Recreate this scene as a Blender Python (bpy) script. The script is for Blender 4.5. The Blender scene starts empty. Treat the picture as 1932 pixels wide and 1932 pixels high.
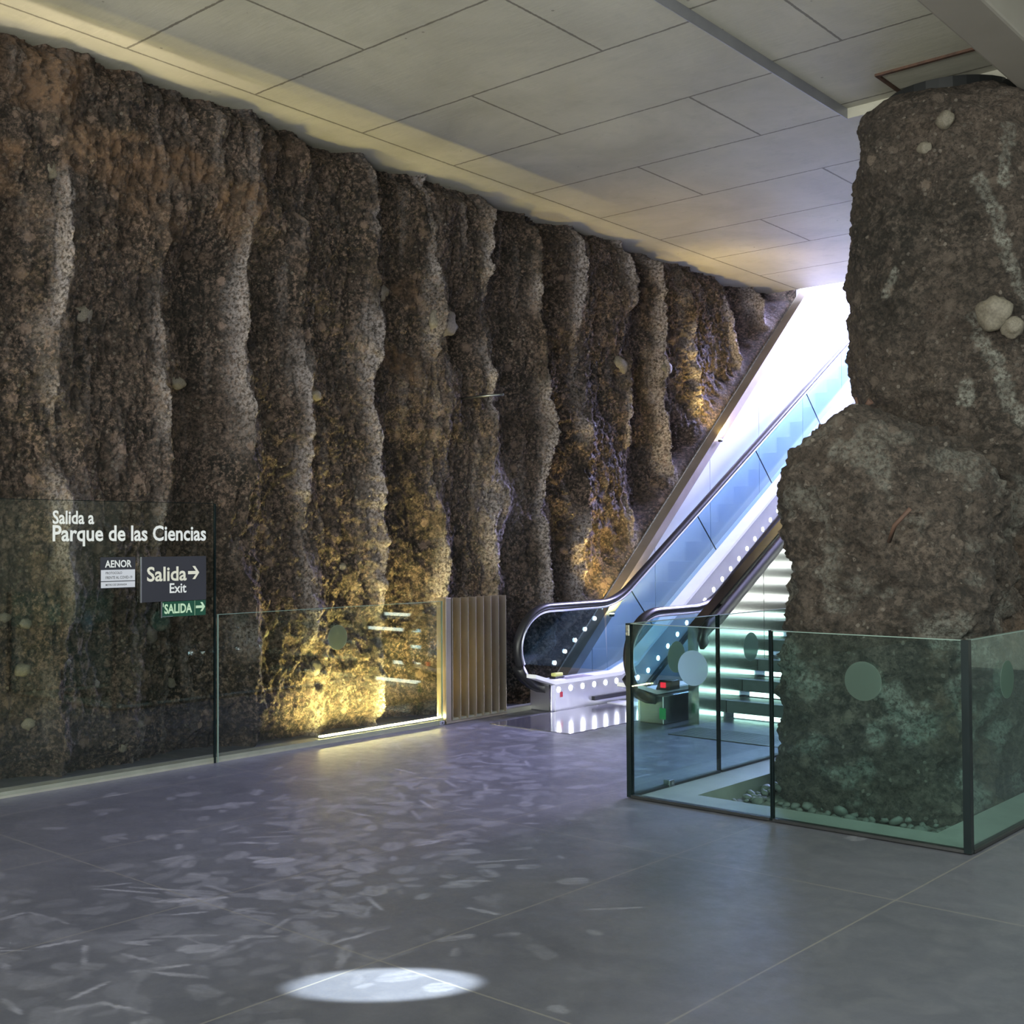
import bpy, bmesh, math, random
import numpy as np
from mathutils import Vector, Matrix

random.seed(7)
scene = bpy.context.scene
COL = scene.collection

# ------------------------------------------------------------------ camera
H = 1.64
F_PX = 2275.0
R = ((0.7507, -0.0203, -0.6603), (0.6606, 0.0139, 0.7506), (-0.0061, -0.9997, 0.0238))
cam_data = bpy.data.cameras.new('camera')
cam_data.sensor_fit = 'HORIZONTAL'
cam_data.sensor_width = 36.0
cam_data.lens = 36.0 * F_PX / 1932.0
cam_data.clip_end = 300
cam = bpy.data.objects.new('camera', cam_data)
COL.objects.link(cam)
cam.matrix_world = Matrix(((R[0][0], -R[0][1], -R[0][2], 0), (R[1][0], -R[1][1], -R[1][2], 0),
                           (R[2][0], -R[2][1], -R[2][2], H), (0, 0, 0, 1)))
scene.camera = cam

# ------------------------------------------------------------------ world, exposure, large lights
vs = scene.view_settings
vs.view_transform = 'Standard'
vs.look = 'None'
vs.gamma = 1.0
vs.use_curve_mapping = False
vs.exposure = 1.65
world = bpy.data.worlds.new('world')
scene.world = world
world.use_nodes = True
bg = world.node_tree.nodes['Background']
bg.inputs[0].default_value = (0.80, 0.88, 1.0, 1)
bg.inputs[1].default_value = 3.0


GX = -7.63                       # plane of the glass along the left wall


def aim_rot(direction, up=(0, 0, 1)):
    z = -Vector(direction).normalized()
    y = Vector(up); y = (y - z * y.dot(z)).normalized()
    x = y.cross(z)
    return Matrix((x, y, z)).transposed().to_euler()


def area(name, loc, direction, sx, sy, energy, color, spread=180, up=(0, 0, 1)):
    l = bpy.data.lights.new(name, 'AREA')
    l.shape = 'RECTANGLE'
    l.size, l.size_y = sx, sy
    l.energy = energy
    l.color = color
    l.spread = math.radians(spread)
    o = bpy.data.objects.new(name, l)
    COL.objects.link(o)
    o.location = loc
    o.rotation_euler = aim_rot(direction, up)
    return o


# daylight falling down the stairwell, the hall's ceiling lamps and unseen added fill panels
area('daylight_stairwell', (-5.7, 20.5, 7.9), (0.0, -0.87, -0.50), 4.2, 3.0, 3600, (0.56, 0.54, 1.0))
area('rear_fill', (-2.0, -8.3, 2.6), (-0.1, 1, 0.06), 10, 4.4, 560, (0.97, 1.0, 0.93))  # unseen panel added behind the camera to brighten the hall
area('hall_lamp_row', (1.5, 3.0, 4.7), (-0.25, 0.1, -1), 0.4, 9.0, 220, (0.90, 1.0, 0.94), 180, (0, 1, 0))
area('wall_washer', (-7.66, 4.3, 0.075), (0.035, 0.05, 1), 0.03, 8.4, 8, (1.0, 0.87, 0.64), 25, (0, 1, 0))
area('ceiling_fill', (-2.2, 0.6, 2.6), (-0.3, 0.75, 1), 1.2, 3.5, 70, (0.98, 1.0, 0.88), 180, (0, 1, 0))  # unseen upward panel, added to brighten the ceiling

# ------------------------------------------------------------------ helpers
ESC_S = 0.62          # slope of the escalator
KNEE = 10.15


class MB:
    def __init__(s):
        s.v, s.f, s.sm = [], [], []

    def box(s, x0, x1, y0, y1, z0, z1):
        b = len(s.v)
        s.v += [(x0, y0, z0), (x1, y0, z0), (x1, y1, z0), (x0, y1, z0), (x0, y0, z1), (x1, y0, z1), (x1, y1, z1), (x0, y1, z1)]
        for q in ((0, 3, 2, 1), (4, 5, 6, 7), (0, 1, 5, 4), (1, 2, 6, 5), (2, 3, 7, 6), (3, 0, 4, 7)):
            s.f.append(tuple(b + i for i in q)); s.sm.append(False)
        return s

    def prism(s, poly, axis, a0, a1):
        """extrude a polygon of 2-D points along an axis (0 = x with (y,z) points, 1 = y with (x,z), 2 = z with (x,y))"""
        b, n = len(s.v), len(poly)
        area2 = sum(poly[i][0] * poly[(i + 1) % n][1] - poly[(i + 1) % n][0] * poly[i][1] for i in range(n))
        if area2 < 0:
            poly = poly[::-1]
        for a in (a0, a1):
            for p, q in poly:
                s.v.append((a, p, q) if axis == 0 else (p, a, q) if axis == 1 else (p, q, a))
        s.f.append(tuple(b + n - 1 - i for i in range(n))); s.sm.append(False)
        s.f.append(tuple(b + n + i for i in range(n))); s.sm.append(False)
        for i in range(n):
            j = (i + 1) % n
            s.f.append((b + i, b + j, b + n + j, b + n + i)); s.sm.append(False)
        return s

    def sweep(s, path, section, closed_section=True, side=(1, 0, 0)):
        """sweep a section (list of (a,b): a along side, b along the in-plane normal) along a path of 3-D points"""
        b, m = len(s.v), len(section)
        side = Vector(side)
        P = [Vector(p) for p in path]
        for i, p in enumerate(P):
            t = (P[min(i + 1, len(P) - 1)] - P[max(i - 1, 0)]).normalized()
            nrm = side.cross(t).normalized()
            for (a, c) in section:
                s.v.append(tuple(p + side * a + nrm * c))
        for i in range(len(P) - 1):
            for k in range(m):
                k2 = (k + 1) % m
                s.f.append((b + i * m + k, b + i * m + k2, b + (i + 1) * m + k2, b + (i + 1) * m + k)); s.sm.append(True)
        s.f.append(tuple(b + m - 1 - k for k in range(m))); s.sm.append(False)
        e = b + (len(P) - 1) * m
        s.f.append(tuple(e + k for k in range(m))); s.sm.append(False)
        return s

    def tube(s, path, r, n=10):
        P = [Vector(p) for p in path]
        b = len(s.v)
        rs = r if isinstance(r, (list, tuple)) else [r] * len(P)
        ref = Vector((0.31, 0.17, 0.93)).normalized()
        for i, p in enumerate(P):
            t = (P[min(i + 1, len(P) - 1)] - P[max(i - 1, 0)]).normalized()
            u = t.cross(ref).normalized()
            w = t.cross(u)
            for k in range(n):
                a = 2 * math.pi * k / n
                s.v.append(tuple(p + (u * math.cos(a) + w * math.sin(a)) * rs[i]))
        for i in range(len(P) - 1):
            for k in range(n):
                k2 = (k + 1) % n
                s.f.append((b + i * n + k, b + i * n + k2, b + (i + 1) * n + k2, b + (i + 1) * n + k)); s.sm.append(True)
        s.f.append(tuple(b + n - 1 - k for k in range(n))); s.sm.append(False)
        s.f.append(tuple(b + (len(P) - 1) * n + k for k in range(n))); s.sm.append(False)
        return s

    def build(s, name, mat, parent=None, bevel=0.0):
        me = bpy.data.meshes.new(name)
        me.from_pydata(s.v, [], s.f)
        bm = bmesh.new(); bm.from_mesh(me)
        bmesh.ops.recalc_face_normals(bm, faces=bm.faces)
        bm.to_mesh(me); bm.free()
        if len(me.polygons) == len(s.sm):
            me.polygons.foreach_set('use_smooth', s.sm)
        me.materials.append(mat)
        o = bpy.data.objects.new(name, me)
        COL.objects.link(o)
        if parent is not None:
            o.parent = parent
            o.matrix_parent_inverse = Matrix.Translation(-parent.location)
        if bevel:
            md = o.modifiers.new('bevel', 'BEVEL')
            md.width = bevel; md.segments = 2; md.limit_method = 'ANGLE'
        return o


def thing(name, label, cat, loc=(0, 0, 0), group=None):
    o = bpy.data.objects.new(name, None)
    o.empty_display_size = 0.1
    COL.objects.link(o)
    o.location = loc
    return tag(o, label, cat, group)


def tag(o, label=None, cat=None, group=None, kind=None):
    if label: o['label'] = label
    if cat: o['category'] = cat
    if group: o['group'] = group
    if kind: o['kind'] = kind
    return o


def copy_tree(o, parent=None):
    c = o.copy()
    COL.objects.link(c)
    if parent is not None:
        c.parent = parent
    for ch in list(o.children):
        copy_tree(ch, c)
    return c


def big_mesh(name, V, Fq, mat, attrs=None, parent=None, smooth=True):
    me = bpy.data.meshes.new(name)
    n, m = len(V), len(Fq)
    me.vertices.add(n); me.vertices.foreach_set('co', np.ascontiguousarray(V, np.float32).ravel())
    me.loops.add(m * 4); me.loops.foreach_set('vertex_index', np.ascontiguousarray(Fq, np.int32).ravel())
    me.polygons.add(m)
    me.polygons.foreach_set('loop_start', np.arange(0, m * 4, 4, dtype=np.int32))
    me.update(calc_edges=True)
    me.polygons.foreach_set('use_smooth', np.full(m, smooth))
    for k, a in (attrs or {}).items():
        at = me.attributes.new(k, 'FLOAT', 'POINT')
        at.data.foreach_set('value', np.ascontiguousarray(a, np.float32).ravel())
    me.materials.append(mat)
    me.validate()
    o = bpy.data.objects.new(name, me)
    COL.objects.link(o)
    if parent: o.parent = parent
    return o


# ---- numpy noise
_rng = np.random.RandomState(11)
_perm = _rng.permutation(256).astype(np.int64)
_perm = np.concatenate([_perm, _perm, _perm])
_grad = _rng.normal(size=(256, 3)); _grad /= np.linalg.norm(_grad, axis=1)[:, None]
_rand = _rng.rand(256)


def _hash(ix, iy, iz):
    return _perm[_perm[_perm[ix & 255] + (iy & 255)] + (iz & 255)]


def perlin(x, y, z):
    x, y, z = np.broadcast_arrays(np.asarray(x, float), np.asarray(y, float), np.asarray(z, float))
    ix, iy, iz = np.floor(x).astype(np.int64), np.floor(y).astype(np.int64), np.floor(z).astype(np.int64)
    fx, fy, fz = x - ix, y - iy, z - iz
    u, v, w = (f * f * f * (f * (f * 6 - 15) + 10) for f in (fx, fy, fz))
    r = 0
    for dx in (0, 1):
        wx = u if dx else 1 - u
        for dy in (0, 1):
            wy = v if dy else 1 - v
            for dz in (0, 1):
                wz = w if dz else 1 - w
                g = _grad[_hash(ix + dx, iy + dy, iz + dz)]
                r = r + wx * wy * wz * (g[..., 0] * (fx - dx) + g[..., 1] * (fy - dy) + g[..., 2] * (fz - dz))
    return r * 1.5


def fbm(x, y, z, octv=4, gain=0.5, ridged=False):
    r, a = 0, 1.0
    for i in range(octv):
        n = perlin(x * 2 ** i + 13.7 * i, y * 2 ** i - 7.1 * i, z * 2 ** i + 3.3 * i)
        if ridged: n = 0.5 - np.abs(n) * 1.6
        r = r + a * n
        a *= gain
    return r


def worley(x, y, z):
    """distance to the nearest feature point and that cell's random number"""
    ix, iy, iz = np.floor(x).astype(np.int64), np.floor(y).astype(np.int64), np.floor(z).astype(np.int64)
    best = np.full(x.shape, 9.0); cid = np.zeros(x.shape)
    for dx in (-1, 0, 1):
        for dy in (-1, 0, 1):
            for dz in (-1, 0, 1):
                h = _hash(ix + dx, iy + dy, iz + dz)
                px = ix + dx + _rand[h] - x
                py = iy + dy + _rand[(h * 7 + 31) & 255] - y
                pz = iz + dz + _rand[(h * 13 + 77) & 255] - z
                d = px * px + py * py + pz * pz
                m = d < best
                best = np.where(m, d, best)
                cid = np.where(m, _rand[(h * 3 + 5) & 255], cid)
    return np.sqrt(best), cid


def sstep(a, b, x):
    t = np.clip((x - a) / (b - a), 0, 1)
    return t * t * (3 - 2 * t)


# ---- materials
class NT:
    def __init__(s, name):
        s.m = bpy.data.materials.new(name)
        s.m.use_nodes = True
        s.t = s.m.node_tree
        s.b = s.t.nodes['Principled BSDF']
        s.out = s.t.nodes['Material Output']

    def n(s, typ, **kw):
        nd = s.t.nodes.new(typ)
        for k, v in kw.items(): setattr(nd, k, v)
        return nd

    def l(s, a, b): s.t.links.new(a, b)

    def coord(s, scale=(1, 1, 1)):
        tc = s.n('ShaderNodeTexCoord'); mp = s.n('ShaderNodeMapping')
        mp.inputs['Scale'].default_value = scale
        s.l(tc.outputs['Object'], mp.inputs['Vector'])
        return mp.outputs[0]

    def noise(s, vec, scale, detail=4, rough=0.55, dist=0.0):
        nd = s.n('ShaderNodeTexNoise')
        nd.inputs['Scale'].default_value = scale
        nd.inputs['Detail'].default_value = detail
        nd.inputs['Roughness'].default_value = rough
        nd.inputs['Distortion'].default_value = dist
        s.l(vec, nd.inputs['Vector'])
        return nd.outputs['Fac']

    def ramp(s, fac, stops):
        r = s.n('ShaderNodeValToRGB')
        e = r.color_ramp.elements
        while len(e) > 1: e.remove(e[-1])
        for i, (p, c) in enumerate(stops):
            if not isinstance(c, (tuple, list)): c = (c, c, c)
            el = e[0] if i == 0 else e.new(p)
            el.position = p; el.color = (*c[:3], 1)
        s.l(fac, r.inputs[0])
        return r.outputs[0]

    def mix(s, fac, a, b, mode='MIX'):
        m = s.n('ShaderNodeMix', data_type='RGBA', blend_type=mode)
        for v, i in ((fac, 0), (a, 6), (b, 7)):
            if isinstance(v, (int, float)): m.inputs[i].default_value = v
            elif isinstance(v, tuple): m.inputs[i].default_value = (*v[:3], 1)
            else: s.l(v, m.inputs[i])
        return m.outputs[2]

    def math(s, op, a, b=0.0, c=0.0, clamp=False):
        m = s.n('ShaderNodeMath', operation=op, use_clamp=clamp)
        for i, v in enumerate((a, b, c)):
            if isinstance(v, (int, float)): m.inputs[i].default_value = v
            else: s.l(v, m.inputs[i])
        return m.outputs[0]

    def bump(s, h, strength=0.3, dist=0.01):
        b = s.n('ShaderNodeBump')
        b.inputs['Strength'].default_value = strength
        b.inputs['Distance'].default_value = dist
        s.l(h, b.inputs['Height'])
        s.l(b.outputs[0], s.b.inputs['Normal'])

    def setp(s, **kw):
        for k, v in kw.items():
            i = s.b.inputs[k.replace('_', ' ')]
            if isinstance(v, (int, float)): i.default_value = v
            elif isinstance(v, tuple): i.default_value = (*v[:3], 1)
            else: s.l(v, i)
        return s.m


def simple(name, c1, c2=None, scale=6.0, rough=0.5, metal=0.0, bump=0.0, stretch=(1, 1, 1), spec=0.5):
    t = NT(name)
    c2 = c2 or tuple(min(1, x * 1.25 + 0.004) for x in c1)
    v = t.coord(stretch)
    f = t.noise(v, scale, 5)
    t.setp(Base_Color=t.ramp(f, [(0.3, c1), (0.7, c2)]), Roughness=rough, Metallic=metal)
    t.b.inputs['Specular IOR Level'].default_value = spec
    if bump: t.bump(t.noise(v, scale * 8, 6), bump, 0.004)
    return t.m


def emit(name, color, strength):
    t = NT(name)
    t.setp(Base_Color=tuple(0.25 * c for c in color), Emission_Color=color, Emission_Strength=strength)
    return t.m


def glass_mat(name, tint, haze=0.0, refl=1.0):
    """clear sheet glass: tinted straight-through light plus a Fresnel mirror"""
    t = NT(name)
    t.t.nodes.remove(t.b)
    lw = t.n('ShaderNodeLayerWeight'); lw.inputs['Blend'].default_value = 0.5
    p = t.math('POWER', lw.outputs['Facing'], 5.0)
    fr = t.math('MULTIPLY_ADD', p, 0.95 * refl, 0.045 * refl)
    tr = t.n('ShaderNodeBsdfTransparent'); tr.inputs[0].default_value = (*tint, 1)
    gl = t.n('ShaderNodeBsdfGlossy'); gl.inputs['Roughness'].default_value = 0.0
    gl.inputs['Color'].default_value = (0.9, 1.0, 0.96, 1)
    mx = t.n('ShaderNodeMixShader')
    t.l(fr, mx.inputs[0]); t.l(tr.outputs[0], mx.inputs[1]); t.l(gl.outputs[0], mx.inputs[2])
    t.l(mx.outputs[0], t.out.inputs[0])
    return t.m


def rock_mat(name, dark, mid, light, pale, warm=(0.20, 0.115, 0.065), gs=1.0, flk=1.0):
    t = NT(name)
    v = t.coord()
    big = t.noise(v, 1.3 * gs, 6, 0.65, 0.4)
    med = t.noise(v, 9 * gs, 8, 0.7, 0.3)
    fine = t.noise(v, 55 * gs, 6, 0.75)
    col = t.ramp(big, [(0.34, dark), (0.52, mid), (0.68, tuple(x * 1.6 for x in mid))])
    col = t.mix(t.ramp(med, [(0.50, 0), (0.68, 0.8)]), col, light)
    col = t.mix(t.ramp(fine, [(0.36, 0.9), (0.50, 0)]), col, tuple(x * 0.35 for x in dark))
    # gravel set in the earth
    vo = t.n('ShaderNodeTexVoronoi'); vo.inputs['Scale'].default_value = 30 * gs
    t.l(v, vo.inputs['Vector'])
    sep = t.n('ShaderNodeSeparateColor'); t.l(vo.outputs['Color'], sep.inputs[0])
    pick = t.math('GREATER_THAN', t.math('MULTIPLY_ADD', big, 0.5, sep.outputs[0]), 1.12)
    core = t.math('LESS_THAN', t.math('MULTIPLY_ADD', fine, 0.5, vo.outputs['Distance']), 0.62)
    fl = t.noise(v, 30 * gs, 8, 0.72)
    fm = t.ramp(t.noise(v, 3.1, 5, 0.65), [(0.36, 0.12), (0.62, 1.0)])
    lf = t.math('MULTIPLY', t.math('MULTIPLY', t.ramp(fl, [(0.51, 0), (0.60, 0.95)]), fm), flk)
    col = t.mix(lf, col, tuple(q * 1.3 for q in light))
    col = t.mix(t.math('MULTIPLY', t.ramp(fl, [(0.40, 0.9), (0.47, 0)]), flk), col, tuple(x * 0.35 for x in dark))
    ang = t.n('ShaderNodeTexVoronoi'); ang.inputs['Scale'].default_value = 7.5 * gs; t.l(v, ang.inputs['Vector'])
    sa_ = t.n('ShaderNodeSeparateColor'); t.l(ang.outputs['Color'], sa_.inputs[0])
    ap = t.math('MULTIPLY', t.math('GREATER_THAN', sa_.outputs[0], 0.80), t.math('LESS_THAN', t.math('MULTIPLY_ADD', fl, 0.9, ang.outputs['Distance']), 0.74))
    col = t.mix(t.math('MULTIPLY', ap, 0.6), col, t.mix(sa_.outputs[1], tuple(q * 0.9 for q in light), tuple(q * 1.7 for q in light)))
    gcol = t.ramp(sep.outputs[1], [(0, (0.10, 0.085, 0.07)), (0.6, (0.22, 0.19, 0.16)), (1, (0.34, 0.29, 0.24))])
    col = t.mix(t.math('MULTIPLY', t.math('MULTIPLY', pick, core), 0.55), col, gcol)
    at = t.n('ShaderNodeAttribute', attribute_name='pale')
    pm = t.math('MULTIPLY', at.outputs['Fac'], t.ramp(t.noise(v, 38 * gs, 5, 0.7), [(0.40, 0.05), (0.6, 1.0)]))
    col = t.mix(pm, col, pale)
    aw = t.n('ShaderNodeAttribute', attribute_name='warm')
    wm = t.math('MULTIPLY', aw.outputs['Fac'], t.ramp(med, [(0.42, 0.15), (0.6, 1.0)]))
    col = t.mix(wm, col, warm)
    t.setp(Base_Color=col, Roughness=t.ramp(med, [(0.3, 0.55), (0.7, 0.9)]))
    h = t.math('MULTIPLY_ADD', fine, 0.6, t.math('MULTIPLY', t.noise(v, 22 * gs, 7, 0.75), 1.2))
    h = t.math('MULTIPLY_ADD', t.math('MULTIPLY', pick, t.math('SUBTRACT', 0.6, vo.outputs['Distance'])), 0.5, h)
    t.bump(t.math('MULTIPLY_ADD', fl, 1.0, h), 1.0, 0.035)
    return t.m


M = {}
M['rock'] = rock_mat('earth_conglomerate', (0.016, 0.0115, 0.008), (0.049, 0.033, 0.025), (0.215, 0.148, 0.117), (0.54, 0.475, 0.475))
M['pillar'] = rock_mat('pillar_conglomerate', (0.020, 0.015, 0.010), (0.062, 0.045, 0.034), (0.153, 0.117, 0.092), (0.30, 0.295, 0.255), gs=0.9, flk=0.6)
M['stone'] = simple('river_stone', (0.07, 0.06, 0.048), (0.15, 0.13, 0.105), 9, 0.7, bump=0.3)
M['pale_stone'] = simple('pale_stone', (0.085, 0.073, 0.055), (0.15, 0.13, 0.10), 7, 0.7, bump=0.3)
M['pebble'] = simple('grey_pebble', (0.075, 0.078, 0.066), (0.15, 0.15, 0.13), 14, 0.7, bump=0.2)
M['gravel'] = simple('dusty_gravel', (0.07, 0.068, 0.055), (0.18, 0.175, 0.15), 45, 0.9, bump=0.8)
M['steel'] = simple('brushed_steel', (0.52, 0.53, 0.51), (0.62, 0.63, 0.61), 3, 0.15, 1.0, stretch=(1, 0.4, 60))
M['steel_dark'] = simple('dark_steel', (0.20, 0.21, 0.21), (0.28, 0.29, 0.29), 4, 0.35, 1.0)
M['steel_bright'] = simple('polished_steel', (0.72, 0.72, 0.74), (0.80, 0.80, 0.82), 4, 0.16, 1.0)
M['alu'] = simple('satin_aluminium', (0.66, 0.66, 0.70), (0.74, 0.74, 0.78), 4, 0.34, 1.0)
M['deck'] = simple('deck_aluminium', (0.84, 0.84, 0.88), (0.90, 0.90, 0.93), 4, 0.38, 0.0)
M['skirt'] = simple('satin_skirt_steel', (0.62, 0.62, 0.68), (0.70, 0.70, 0.76), 4, 0.22, 0.45)
M['rubber'] = simple('black_rubber', (0.012, 0.012, 0.014), (0.02, 0.02, 0.023), 6, 0.36, spec=0.35)
M['black'] = simple('black_paint', (0.010, 0.011, 0.012), None, 6, 0.35)
M['edge'] = simple('dark_glass_edge', (0.004, 0.008, 0.009), (0.007, 0.013, 0.014), 3, 0.2, spec=0.25)
M['edge_light'] = simple('green_glass_edge', (0.14, 0.20, 0.18), (0.18, 0.25, 0.22), 3, 0.2)
M['kerb'] = simple('pale_kerb_stone', (0.22, 0.22, 0.195), (0.28, 0.28, 0.25), 5, 0.4, bump=0.05)
M['brass'] = simple('bronze_anodised', (0.27, 0.235, 0.19), (0.33, 0.29, 0.24), 3, 0.36, 0.7)
M['trim'] = simple('brown_steel_trim', (0.22, 0.185, 0.165), (0.28, 0.24, 0.22), 4, 0.45, 0.3)
M['rust'] = simple('rusted_steel', (0.05, 0.026, 0.018), (0.10, 0.05, 0.032), 20, 0.8, bump=0.4)
M['white_vinyl'] = simple('white_vinyl', (0.66, 0.67, 0.66), (0.72, 0.73, 0.72), 3, 0.5)
M['cream_vinyl'] = simple('cream_vinyl', (0.62, 0.60, 0.50), (0.67, 0.65, 0.55), 3, 0.5)
M['sign_dark'] = simple('charcoal_sign', (0.022, 0.023, 0.030), (0.027, 0.028, 0.036), 3, 0.4)
M['sign_grey'] = simple('light_grey_sign', (0.50, 0.51, 0.56), (0.55, 0.56, 0.61), 3, 0.5)
M['sign_green'] = simple('green_sign', (0.006, 0.055, 0.030), (0.008, 0.065, 0.036), 3, 0.4)
M['sign_mint'] = simple('mint_lettering', (0.45, 0.62, 0.42), (0.50, 0.66, 0.46), 3, 0.5)
def dot_mat():
    t = NT('frosted_dot')
    f = t.noise(t.coord(), 40, 3)
    d = t.n('ShaderNodeBsdfDiffuse'); t.l(t.ramp(f, [(0, (0.06, 0.065, 0.058)), (1, (0.075, 0.08, 0.072))]), d.inputs[0])
    q = t.n('ShaderNodeBsdfTranslucent'); q.inputs[0].default_value = (0.75, 0.85, 0.80, 1)
    m = t.n('ShaderNodeMixShader'); m.inputs[0].default_value = 0.62
    t.l(d.outputs[0], m.inputs[1]); t.l(q.outputs[0], m.inputs[2])
    g = t.n('ShaderNodeBsdfTransparent'); g.inputs[0].default_value = (0.8, 0.95, 0.9, 1)
    m2 = t.n('ShaderNodeMixShader'); m2.inputs[0].default_value = 0.22
    t.l(m.outputs[0], m2.inputs[1]); t.l(g.outputs[0], m2.inputs[2]); t.l(m2.outputs[0], t.out.inputs[0])
    return t.m
M['dot'] = dot_mat()
M['white_panel'] = simple('white_enamel_panel', (0.74, 0.74, 0.80), (0.80, 0.80, 0.86), 1.5, 0.22, 0.25)
M['plaster'] = simple('grey_plaster', (0.42, 0.42, 0.38), (0.48, 0.48, 0.44), 2, 0.8)
M['tread'] = simple('dark_stone_tread', (0.075, 0.08, 0.08), (0.11, 0.115, 0.115), 12, 0.45)
M['step'] = simple('escalator_step_metal', (0.30, 0.30, 0.33), (0.38, 0.38, 0.42), 8, 0.4, 0.8)
M['red'] = simple('red_ink', (0.45, 0.02, 0.04), None, 4, 0.5)
M['yellow_green'] = simple('yellow_green_plastic', (0.50, 0.52, 0.12), (0.58, 0.60, 0.18), 4, 0.4)
M['green_ink'] = simple('green_ink', (0.02, 0.22, 0.07), None, 4, 0.5)
M['led_yellow'] = emit('yellow_strip_lamp', (1.0, 0.86, 0.36), 30.0)
M['led_white'] = emit('white_step_led', (0.93, 1.0, 0.93), 2.4)
M['lamp_white'] = emit('white_skirt_lamp', (0.88, 0.90, 1.0), 12.0)
M['led_red'] = emit('red_display', (1.0, 0.0, 0.02), 0.6)
M['glass_left'] = glass_mat('wall_guard_glass', (0.93, 0.955, 0.935))
M['glass_right'] = glass_mat('enclosure_glass', (0.80, 0.925, 0.915))
M['glass_esc'] = glass_mat('balustrade_glass', (0.72, 0.86, 0.97))


def concrete_mat():
    t = NT('board_marked_concrete')
    v = t.coord()
    sp = t.n('ShaderNodeSeparateXYZ'); t.l(v, sp.inputs[0])
    x, y = sp.outputs[0], sp.outputs[1]
    big = t.noise(v, 0.9, 6, 0.6, 0.6)
    med = t.noise(v, 6, 6, 0.65)
    st = t.n('ShaderNodeMapping'); st.inputs['Scale'].default_value = (3.0, 22, 8); t.l(v, st.inputs[0])
    streak = t.noise(st.outputs[0], 1.6, 5, 0.6)
    col = t.ramp(big, [(0.3, (0.34, 0.325, 0.27)), (0.7, (0.46, 0.44, 0.37))])
    col = t.mix(t.ramp(med, [(0.52, 0), (0.75, 0.35)]), col, (0.28, 0.275, 0.23))
    col = t.mix(t.ramp(streak, [(0.60, 0), (0.8, 0.30)]), col, (0.58, 0.55, 0.48))
    # board joints: rows across y, staggered joints along x
    row = t.math('DIVIDE', t.math('SUBTRACT', y, 4.64), 1.125)
    ri = t.math('FLOOR', row)
    fr = t.math('SUBTRACT', row, ri)
    wob = t.math('MULTIPLY', t.math('SUBTRACT', t.noise(v, 10, 3), 0.5), 0.012)
    dy = t.math('MULTIPLY', t.math('ABSOLUTE', t.math('ADD', t.math('SUBTRACT', t.math('FRACT', t.math('ADD', fr, 0.5)), 0.5), wob)), 1.125)
    par = t.math('MODULO', t.math('ABSOLUTE', ri), 2.0)
    xx = t.math('ADD', t.math('DIVIDE', t.math('ADD', x, 6.46), 2.59), t.math('MULTIPLY', par, 0.5))
    dx = t.math('MULTIPLY', t.math('ABSOLUTE', t.math('SUBTRACT', t.math('FRACT', t.math('ADD', xx, 0.5)), 0.5)), 2.59)
    inmain = t.math('GREATER_THAN', x, -7.75)
    dl = t.math('ABSOLUTE', t.math('ADD', x, 7.75))
    d = t.math('MINIMUM', t.math('MINIMUM', dy, dx), dl)
    d = t.math('ADD', d, t.math('MULTIPLY', t.math('SUBTRACT', 1.0, inmain), 1.0))
    d = t.math('MINIMUM', d, dl)
    nz = t.noise(v, 30, 4, 0.7)
    w = t.math('MULTIPLY_ADD', nz, 0.018, 0.001)
    line = t.math('LESS_THAN', d, w)
    col = t.mix(t.math('MULTIPLY', line, 0.78), col, (0.085, 0.075, 0.06))
    # bug holes and dark specks
    vo = t.n('ShaderNodeTexVoronoi'); vo.inputs['Scale'].default_value = 3.2; t.l(v, vo.inputs['Vector'])
    hole = t.math('LESS_THAN', vo.outputs['Distance'], 0.035)
    col = t.mix(t.math('MULTIPLY', hole, 0.6), col, (0.12, 0.11, 0.09))
    t.setp(Base_Color=col, Roughness=0.62)
    h = t.math('SUBTRACT', t.math('MULTIPLY_ADD', streak, 0.25, t.math('MULTIPLY', med, 0.35)), t.math('MULTIPLY', line, 0.8))
    t.bump(h, 0.5, 0.012)
    return t.m


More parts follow.
